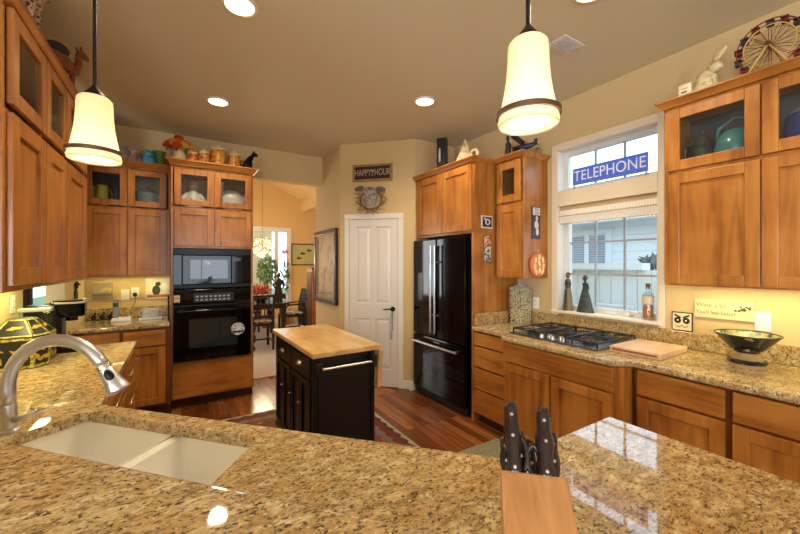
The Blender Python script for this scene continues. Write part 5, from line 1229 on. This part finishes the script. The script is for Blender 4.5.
MB().box(-w_+0.10,w_-0.10,-0.012,-0.002,-h_+0.10,h_-0.10).build('print', mat('print_reflection', (196,188,170), 0.25, noise=(5,(120,112,108),0.5,0.68)), t)  # pale mottling paints the reflection in the picture glass
MB().box(-w_+0.09,w_-0.09,-0.016,-0.0145,-h_+0.09,h_-0.09).build('glass', pane, t)

# ------------------------------------------------------------------ on the left counter
cx0, cx1, cy0, cy1 = -0.905, -0.665, 2.79, 3.03
t = thing('decorative_box', 'black faceted box painted with gold leaves on the left counter', 'box', (-0.785,2.895,0.9155)); t.scale = (1.06,1.06,1.0)
tb_ = mat('box_tole_black', (30,32,30), 0.35); gl_ = mat('box_gold_paint', (190,152,50), 0.4); gb_ = mat('box_border_olive', (120,118,52), 0.4, noise=(70,(196,182,92),0.45,0.55))
hexo = [(-0.09,-0.115),(0.075,-0.115),(0.122,-0.04),(0.122,0.075),(0.06,0.115),(-0.10,0.115),(-0.115,0.03),(-0.115,-0.05)]
def ins(poly, k): return [(x*k, y*k) for x, y in poly]
b = MB(); b.prism(hexo, 0.0, 0.175); b.build('box_body', tb_, t, bevel=0.003)
b = MB(); n_ = len(hexo); top = ins(hexo, 0.42); b.add([(x,y,0.178) for x, y in ins(hexo,1.03)]+[(x,y,0.272) for x, y in top], [list(range(n_))[::-1], list(range(n_,2*n_))]+[(i,(i+1) % n_,n_+(i+1) % n_,n_+i) for i in range(n_)]); ld = b.build('lid', tb_, t, bevel=0.002)
b = MB()
o1, o2 = ins(hexo,1.012), ins(hexo,1.012)
for z0, z1 in ((0.004,0.018),(0.158,0.172)):
    for i in range(n_):
        p, q = o1[i], o1[(i+1) % n_]; b.add([(p[0],p[1],z0),(q[0],q[1],z0),(q[0],q[1],z1),(p[0],p[1],z1)], [(0,1,2,3)])
for i in range(n_):
    p = Vector(o1[i]); 
    for q in (Vector(o1[(i+1) % n_]), Vector(o1[i-1])):
        d = (q-p).normalized()*0.011; b.add([(p.x,p.y,0.018),(p.x+d.x,p.y+d.y,0.018),(p.x+d.x,p.y+d.y,0.158),(p.x,p.y,0.158)], [(0,1,2,3)])
b.build('painted_border', gb_, t)
b = MB()
lo, hi = [Vector((x,y,0.178)) for x, y in ins(hexo,1.03)], [Vector((x,y,0.272)) for x, y in top]
for i in range(n_):
    j = (i+1) % n_
    A, B_, C_, D_ = lo[i], lo[j], hi[j], hi[i]
    cen_ = (A+B_+C_+D_)/4; nn = (B_-A).cross(D_-A).normalized()*0.0015
    f = lambda P, k: cen_+(P-cen_)*k+nn
    O = [f(P,0.97) for P in (A,B_,C_,D_)]; I = [f(P,0.82) for P in (A,B_,C_,D_)]
    for k in range(4): b.add([O[k],O[(k+1) % 4],I[(k+1) % 4],I[k]], [(0,1,2,3)])
b.build('painted_lid_border', gb_, ld)
b = MB()
def leaf_on(c, u, v, n, L, W):
    c = Vector(c)+n*0.0022
    b.add([c-u*L, c-v*W-u*L*0.2, c+u*L, c+v*W-u*L*0.1], [(0,1,2,3)])
for i in (0,1,2,7):
    j = (i+1) % n_; A, B_ = Vector((*o1[i],0)), Vector((*o1[j],0)); u = (B_-A).normalized(); n3 = Vector((u.y,-u.x,0)); cc = (A+B_)/2; L = (B_-A).length
    for s, z, ln in ((-0.28,0.11,0.026),(-0.26,0.06,0.030),(0.05,0.10,0.018),(0.22,0.055,0.030),(0.28,0.12,0.022),(0.0,0.05,0.02)):
        if L*0.4 < 0.03 and abs(s) > 0.1: continue
        a = s*9+z*20; U = u*math.cos(a)+Vector((0,0,1))*math.sin(a); V_ = n3.cross(U)
        leaf_on(cc+u*s*L+Vector((0,0,z)), U, V_, n3, ln, ln*0.45)
    A, B_, C_, D_ = lo[i], lo[j], hi[j], hi[i]; n3 = (B_-A).cross(D_-A).normalized(); cc = (A+B_+C_+D_)/4; U = (u+Vector((0,0,0.35))).normalized(); U = (U-n3*U.dot(n3)).normalized()
    leaf_on(cc, U, n3.cross(U), n3, 0.03, 0.012); leaf_on(cc+u*0.02, (-U+u*0.3).normalized(), n3.cross(U), n3, 0.02, 0.009)
b.build('gold_leaves', gl_, t)
kg = thing('coffee_maker', 'black single cup coffee maker with a silver handle on the left counter', 'coffee maker', (-0.745,3.215,0.9155)); kg.scale = (0.9,0.88,0.95)
kb = MB(); kb.prism([(-0.11,-0.10),(0.06,-0.10),(0.085,-0.06),(0.085,0.06),(0.06,0.10),(-0.11,0.10)], 0.0, 0.335); kb.build('housing', black_s, kg, bevel=0.012)
MB().prism([(0.02,-0.085),(0.17,-0.085),(0.21,-0.05),(0.21,0.05),(0.17,0.085),(0.02,0.085)], 0.245, 0.36).build('brew_head', black_g, kg, bevel=0.014)
MB().prism([(0.05,-0.089),(0.17,-0.089),(0.216,-0.052),(0.216,0.052),(0.17,0.089),(0.05,0.089)], 0.338, 0.352).tube([(0.20,-0.03,0.362),(0.235,0,0.358),(0.20,0.03,0.362)],[0.008]*3,8).build('silver_handle', steel, kg, bevel=0.003)
MB().lathe([(0.035,0.215),(0.035,0.246)], (0.13,0,0), 18).build('spout', black_g, kg, smooth='edge')
MB().prism([(0.03,-0.08),(0.18,-0.08),(0.20,-0.05),(0.20,0.05),(0.18,0.08),(0.03,0.08)], 0.0, 0.03).build('drip_tray', black_s, kg, bevel=0.006)
MB().prism([(-0.115,-0.155),(0.05,-0.155),(0.05,-0.103),(-0.115,-0.103)], 0.0, 0.30).build('water_tank', clear, kg, bevel=0.008)
MB().box(-0.12,0.055,-0.16,-0.102,0.30,0.325).build('tank_lid', mat('tank_lid_grey', (160,164,160), 0.3), kg, bevel=0.006)
outlet(-0.9295,3.27,1.24,PI/2,'white wall outlet behind the painted black box on the left wall')

# ------------------------------------------------------------------ in the nook
nz2 = 0.9155
t = thing('canvas_print', 'small floral canvas on the nook wall left of the switch', 'picture', (-0.705,4.868,1.219)); MB().box(-0.083,0.083,-0.025,0,-0.083,0.083).build('canvas', mat('canvas_flowers', (150,136,116), 0.7, noise=(22,(196,160,70),0.52,0.62)), t, bevel=0.002); MB().box(-0.083,0.083,-0.0262,-0.0245,-0.06,-0.03).build('painted_band', mat('canvas_mauve', (116,96,96), 0.7), t)
outlet(-0.518,4.868,1.165,0,'white light switch on the nook wall between canvas and outlet','switch')
t = outlet(-0.430,4.868,1.185,0,'white outlet with a black plug on the nook wall above the phone')
MB().ball((0,-0.02,-0.021),(0.020,0.022,0.024)).build('plug', black_m, t, smooth=True); MB().tube([(0,-0.035,-0.03),(0.004,-0.03,-0.10),(-0.03,-0.03,-0.165)],0.003,6).build('cord', black_m, t)
t = thing('cat_tile', 'framed tile with a green cat picture at the right of the nook wall', 'picture', (-0.222,4.868,1.225)); MB().box(-0.115,0.115,-0.014,0,-0.115,0.115).build('tile_board', mat('tile_pale', (222,212,176), 0.4), t, bevel=0.003)
MB().ball((-0.015,-0.0135,-0.02),(0.04,0.003,0.058)).ball((0.002,-0.0135,0.05),(0.028,0.003,0.024)).build('cat_picture', mat('cat_green', (60,66,48), 0.5), t, smooth=True); MB().ball((0.06,-0.0135,0.015),(0.032,0.003,0.038)).build('cup_picture', mat('cup_white', (226,222,210), 0.4), t, smooth=True); MB().box(-0.10,0.10,-0.0150,-0.0135,-0.10,-0.07).build('painted_band', mat('tile_terracotta', (186,110,72), 0.5), t)
t = thing('cordless_phone', 'silver cordless phone standing on its answering base in the nook', 'telephone', (-0.52,4.62,nz2))
MB().frust((-0.085,0.085,-0.06,0.06),0,(-0.075,0.075,-0.045,0.06),0.035).build('phone_base', mat('phone_white', (214,214,210), 0.4), t, bevel=0.006)
kp = MB()
for i in range(3):
    for j in range(3): kp.box(0.0+i*0.022,0.015+i*0.022,-0.03+j*0.022,-0.016+j*0.022,0.036,0.04)
kp.build('base_buttons', mat('phone_grey', (120,122,126), 0.4), t)
ph = MB().frust((-0.075,-0.022,-0.01,0.022),0.035,(-0.075,-0.022,0.012,0.04),0.215).build('handset', mat('phone_silver', (130,132,134), 0.35, 0.4), t, bevel=0.008); MB().box(-0.068,-0.03,-0.001,0.004,0.145,0.185).build('handset_screen', mat('phone_screen', (70,76,72), 0.2), ph)
t = thing('napkin_holder', 'silver scroll napkin holder on the nook counter near the ovens', 'napkin holder', (-0.275,4.60,nz2))
MB().box(-0.10,0.10,-0.035,0.035,0,0.018).build('holder_base', plate_w, t, bevel=0.005)
for y in (-0.02,0.02):
    b = MB()
    for i in range(5): b.torus((-0.07+i*0.035,y,0.07+0.02*math.sin(i*1.6)),0.03,0.004,Rx(PI/2),18,6)
    b.build('scroll_wire', steel, t, smooth=True)
MB().box(-0.07,0.07,-0.014,0.014,0.018,0.115).build('napkins', mat('napkin_white', (222,216,200), 0.8), t, bevel=0.004)
t = thing('tablet', 'thin dark tablet standing on edge against the oven cabinet', 'tablet', (-0.112,4.52,nz2)); MB().box(-0.006,0.006,-0.09,0.09,0,0.255).build('tablet_case', black_m, t, bevel=0.003); MB().box(-0.0075,-0.0055,-0.08,0.08,0.012,0.243).build('screen', black_g, t)
t = thing('iron_cats', 'low black wrought iron cats ornament in front of the nook backsplash', 'ornament', (-0.70,4.80,nz2))
for i, x in enumerate((-0.07,0.0,0.07)):
    MB().ball((x,0,0.03),(0.022,0.010,0.03)).ball((x+0.012,0,0.068),(0.013,0.009,0.013)).tube([(x-0.02,0,0.02),(x-0.035,0,0.045),(x-0.028,0,0.075)],0.004,6).tube([(x+0.01,0,0.078),(x+0.008,0,0.09)],[0.004,0.001],6).build('iron_cat', iron, t, smooth=True)
MB().box(-0.11,0.11,-0.012,0.012,0,0.004).build('iron_base', iron, t)
t = thing('wall_figure', 'small dark green figure ornament hanging on the nook side wall', 'ornament', (-0.8495,4.43,1.20), PI/2)
MB().ball((0,-0.014,0.0),(0.034,0.014,0.075)).ball((0.006,-0.016,0.095),(0.024,0.015,0.03)).ball((-0.02,-0.016,-0.06),(0.03,0.014,0.04)).build('figure_body', mat('figure_green', (70,72,44), 0.6, noise=(30,(36,36,28),0.45,0.55)), t, smooth=True); MB().lathe([(0.034,0.10),(0.018,0.12),(0,0.14)], (0.006,-0.016,0), 14).build('hat', iron, t, smooth=True)
t = thing('hall_curtain', 'dark brown curtain beside the hall window beyond the left wall', 'curtain', (-2.02,6.93,0))
b = MB()
for i in range(16): b.box(-0.26+i*0.032,-0.232+i*0.032,-0.03+0.02*math.sin(i*1.7),0.03+0.02*math.sin(i*1.7),0.02,2.3)
b.build('curtain_folds', mat('curtain_brown', (74,44,36), 0.9), t, smooth=False); MB().cyl((-0.40,0,2.31),(0.5,0,2.31),0.012).build('curtain_rod', bronze, t)

# ------------------------------------------------------------------ dining room
dwood = mat('dining_dark_wood', (30,22,20), 0.35)
t = thing('dining_table', 'dark dining table in the room beyond the kitchen', 'table', (1.10,7.55,0))
MB().box(-0.68,0.68,-0.62,0.62,0.72,0.755).build('tabletop', dwood, t, bevel=0.006); MB().box(-0.62,0.62,-0.56,0.56,0.65,0.72).build('apron', dwood, t)
for x in (-0.58,0.58):
    for y in (-0.52,0.52): MB().frust((x-0.03,x+0.03,y-0.03,y+0.03),0,(x-0.045,x+0.045,y-0.045,y+0.045),0.72).build('leg', dwood, t)
cush = mat('chair_cushion', (156,150,146), 0.8, noise=(14,(60,62,74),0.48,0.56)); cush2 = mat('chair_cushion_dark', (72,56,50), 0.8, noise=(14,(170,140,100),0.52,0.58))
def chair(x, y, rot, label, cm):
    t = thing('dining_chair', label, 'chair', (x,y,0), rot, 'dark dining chairs')
    # local: faces +y, back at -y
    MB().box(-0.23,0.23,-0.22,0.22,0.42,0.455).build('seat_frame', dwood, t, bevel=0.005)
    MB().box(-0.215,0.215,-0.20,0.21,0.4555,0.50).build('cushion', cm, t, bevel=0.02)
    for sx in (-1, 1):
        MB().box(sx*0.205-0.02,sx*0.205+0.02,0.18,0.22,0,0.42).build('leg', dwood, t)
        MB().tube([(sx*0.21,-0.24,0.0),(sx*0.21,-0.215,0.42),(sx*0.21,-0.235,0.7),(sx*0.21,-0.29,0.96)], [0.019,0.024,0.022,0.018], 8).build('leg', dwood, t)
        MB().tube([(sx*0.215,-0.235,0.68),(sx*0.235,0.0,0.67),(sx*0.235,0.14,0.66),(sx*0.225,0.17,0.60),(sx*0.215,0.18,0.455)], [0.016]*5, 8).build('arm', dwood, t)
        MB().box(sx*0.205-0.012,sx*0.205+0.012,-0.22,0.18,0.14,0.165).build('stretcher', dwood, t)
    b = MB().tube([(-0.22,-0.288,0.945),(0,-0.31,0.955),(0.22,-0.288,0.945)], [0.024]*3, 8); b.build('top_rail', dwood, t)
    MB().box(-0.20,0.20,-0.245,-0.225,0.56,0.60).build('lower_rail', dwood, t)
    for i in range(5): x_ = -0.13+i*0.065; MB().tube([(x_,-0.235,0.60),(x_,-0.25,0.75),(x_,-0.29,0.94)], [0.011]*3, 6).build('slat', dwood, t)
    MB().box(-0.20,0.20,-0.01,0.01,0.14,0.165).build('stretcher', dwood, t)
    return t
chair(1.17, 6.72, 0.0, 'dark wooden armchair with its back to the kitchen in the dining room', cush2)
chair(1.97, 7.55, PI/2, 'dark dining chair with patterned grey cushion at the right end of the table', cush)
chair(1.25, 8.50, PI, 'dark dining chair on the far side of the table near the window', cush)
t = thing('flower_arrangement', 'orange red autumn arrangement in a bowl on the dining table', 'flowers', (1.30,7.22,0.7555))
MB().lathe([(0,0),(0.06,0),(0.12,0.06),(0.14,0.10),(0.13,0.10),(0,0.05)], n=22).build('bowl', dwood, t, smooth='edge')
leaf_mass('autumn_leaves', mat('autumn_orange', (186,82,44), 0.7, noise=(12,(150,50,34),0.4,0.6)), t, (0,0,0.22), (0.20,0.18,0.15), 420, 0.035, 21)
t = thing('statue', 'dark bronze standing figure statue on the dining table', 'statue', (1.63,7.20,0.7555))
MB().lathe([(0,0),(0.09,0),(0.085,0.03),(0.07,0.06),(0.085,0.14),(0.07,0.24),(0.05,0.31),(0.075,0.38),(0.06,0.44),(0.022,0.47),(0.02,0.49)], n=18, sq=0.7).build('statue_body', mat('statue_bronze', (56,54,54), 0.4, 0.3), t, smooth='edge'); MB().ball((0.0,0,0.53),(0.042,0.045,0.05)).build('head', mat('statue_bronze', (56,54,54)), t, smooth=True)
for s in (-1, 1): MB().tube([(s*0.07,0,0.41),(s*0.105,-0.02,0.32),(s*0.06,-0.06,0.27)], [0.022,0.018,0.015], 8).build('arm', mat('statue_bronze', (56,54,54)), t, smooth=True)
t = thing('potted_ficus', 'bushy green potted plant in front of the dining room window', 'plant', (1.74,8.85,0))
MB().lathe([(0,0),(0.12,0),(0.16,0.26),(0.165,0.28),(0.15,0.28),(0.14,0.24),(0,0.24)], n=22).build('pot', mat('pot_terracotta', (150,90,60), 0.7), t, smooth='edge'); MB().tube([(0,0,0.24),(0.02,0,0.7),(0,0.01,1.2)], [0.018,0.014,0.01], 8).build('stem', mat('bark', (90,70,52)), t)
leaf_mass('foliage', green, t, (0,0,1.34), (0.25,0.2,0.36), 520, 0.05, 13)
t = thing('potted_geranium', 'tall thin plant with a red flower right of the window post', 'plant', (2.19,8.98,0))
MB().lathe([(0,0),(0.08,0),(0.11,0.2),(0.10,0.2),(0,0.16)], n=20).build('pot', mat('pot_terracotta', (150,90,60)), t, smooth='edge'); MB().tube([(0,0,0.18),(0.02,0,0.9),(-0.01,0,1.75)], [0.010,0.008,0.006], 8).build('stem', green, t)
leaf_mass('foliage', green, t, (0,0,1.2), (0.13,0.10,0.42), 90, 0.06, 14); leaf_mass('flower', mat('geranium_red', (206,50,30), 0.6), t, (-0.01,0,1.80), (0.07,0.06,0.06), 80, 0.025, 15)
# chandelier
t = thing('chandelier', 'sparkling crystal branch chandelier lit in the dining room', 'chandelier', (1.37,7.42,0))
MB().cyl((0,0,1.95),(0,0,3.66),0.006,n=8).lathe([(0.05,3.705),(0.05,3.66),(0,3.64)], n=16).build('chain', brass, t); MB().lathe([(0,1.70),(0.02,1.72),(0.03,1.82),(0.015,1.90),(0.025,1.95),(0,1.97)], n=16).build('stem', brass, t, smooth=True)
rnd = random.Random(31)
cg = mat('crystal', (236,224,196), 0.1, spec=1.0); be = emit_mat('chandelier_bulb_glow', (255,214,140), 14)
b = MB(); c2 = MB()
for i in range(10):
    a = i*2*PI/10; rr = 0.19 if i % 2 else 0.13; zz = 1.80 if i % 2 else 1.92
    MB().tube([(0,0,1.84),(rr*0.5*math.cos(a),rr*0.5*math.sin(a),zz-0.06),(rr*math.cos(a),rr*math.sin(a),zz)], [0.006]*3, 6).build('arm', brass, t, smooth=True)
    MB().lathe([(0,0),(0.012,0.012),(0.010,0.035),(0,0.05)], (rr*math.cos(a),rr*math.sin(a),zz), 10).build('bulb', be, t, smooth=True)
c0 = MB().ball((0,0,0), 1.0, 8, 5).build('crystal_drop', cg, t); c0.location = (0,0,1.62); c0.scale = (0.016,)*3
for i in range(90):
    d = Vector((rnd.gauss(0,1),rnd.gauss(0,1),rnd.gauss(0,1))).normalized()*(0.55+0.45*rnd.random())
    o = c0.copy(); C.objects.link(o); o.parent = t; o.location = (d.x*0.23,d.y*0.23,1.85+d.z*0.24); o.scale = (0.012+0.010*rnd.random(),)*3
l = bpy.data.lights.new('chandelier_light', 'POINT'); l.energy = 70; l.color = (1.0,0.80,0.50); l.shadow_soft_size = 0.2
o = bpy.data.objects.new('chandelier_light', l); C.objects.link(o); o.location = (1.37,7.42,1.62)
# picture of ducks, cabinet, bin and basket at the far wall
t = thing('duck_picture', 'framed picture of flying ducks on the orange dining room wall', 'picture', (2.75,9.199,1.745))
MB().box(-0.36,0.36,-0.03,0,0.25,0.28).box(-0.36,0.36,-0.03,0,-0.28,-0.25).box(-0.36,-0.33,-0.03,0,-0.25,0.25).box(0.33,0.36,-0.03,0,-0.25,0.25).build('frame', mat('frame_brown', (74,50,34), 0.5), t); MB().box(-0.33,0.33,-0.012,0,-0.25,0.25).build('print', mat('duck_sky', (176,178,132), 0.6, noise=(4,(196,186,120),0.4,0.6)), t)
b = MB()
for x, z in ((-0.16,-0.10),(-0.06,0.02),(0.10,0.10)):
    b.ball((x,-0.014,z),(0.065,0.004,0.022),12,6).ball((x+0.06,-0.014,z+0.015),(0.022,0.004,0.014),10,5).prism([(x-0.02,z+0.01),(x+0.025,z+0.01),(x-0.03,z+0.075)], -0.016, -0.012, 'y')
b.build('painted_ducks', mat('duck_dark', (48,44,40), 0.6), t)
t = thing('side_cabinet', 'tall narrow brown cabinet just beyond the framed print', 'cabinet', (2.10,6.55,0))
MB().box(0,0.30,0,0.35,0,1.40).build('cabinet_body', wood_v, t, bevel=0.004); MB().box(-0.01,0,0.03,0.32,0.05,1.35).build('side_panel', mat('cabinet_dark_trim', (70,40,24), 0.5), t); MB().box(-0.02,0.32,-0.02,0.37,1.40,1.43).build('cabinet_top', mat('cabinet_dark_trim', (70,40,24)), t)
t = thing('waste_bin', 'small black bin on the dining room floor beside the wire basket', 'bin', (2.62,8.75,0)); MB().frust((-0.09,0.09,-0.09,0.09),0,(-0.12,0.12,-0.12,0.12),0.40).build('bin_body', black_m, t, bevel=0.006); MB().box(-0.125,0.125,-0.125,0.125,0.40,0.42).build('bin_lid', black_s, t)
t = thing('wire_basket', 'brass wire stand basket on the floor below the duck picture', 'basket', (2.44,9.0,0))
for z in (0.03,0.2,0.37): MB().torus((0,0,z),0.12,0.005).build('wire_ring', brass, t, smooth=True)
for i in range(8):
    a = i*PI/4; MB().cyl((0.12*math.cos(a),0.12*math.sin(a),0.0),(0.12*math.cos(a),0.12*math.sin(a),0.37),0.004,n=6).build('wire_post', brass, t)
MB().tube([(-0.12,0,0.37),(-0.08,0,0.52),(0,0,0.57),(0.08,0,0.52),(0.12,0,0.37)],0.005,6).build('handle', brass, t, smooth=True)
t = thing('garland', 'dark green leaf garland hanging on the dining side edge of the oven cabinet', 'garland', (0.80,5.10,0.0))
leaf_mass('garland_leaves', mat('garland_green', (44,56,36), 0.7), t, (0.0,0,0.52), (0.05,0.05,0.30), 160, 0.04, 40); MB().cyl((0,0,0.0),(0,0,0.8),0.008,n=6).build('garland_stem', mat('bark', (90,70,52)), t)
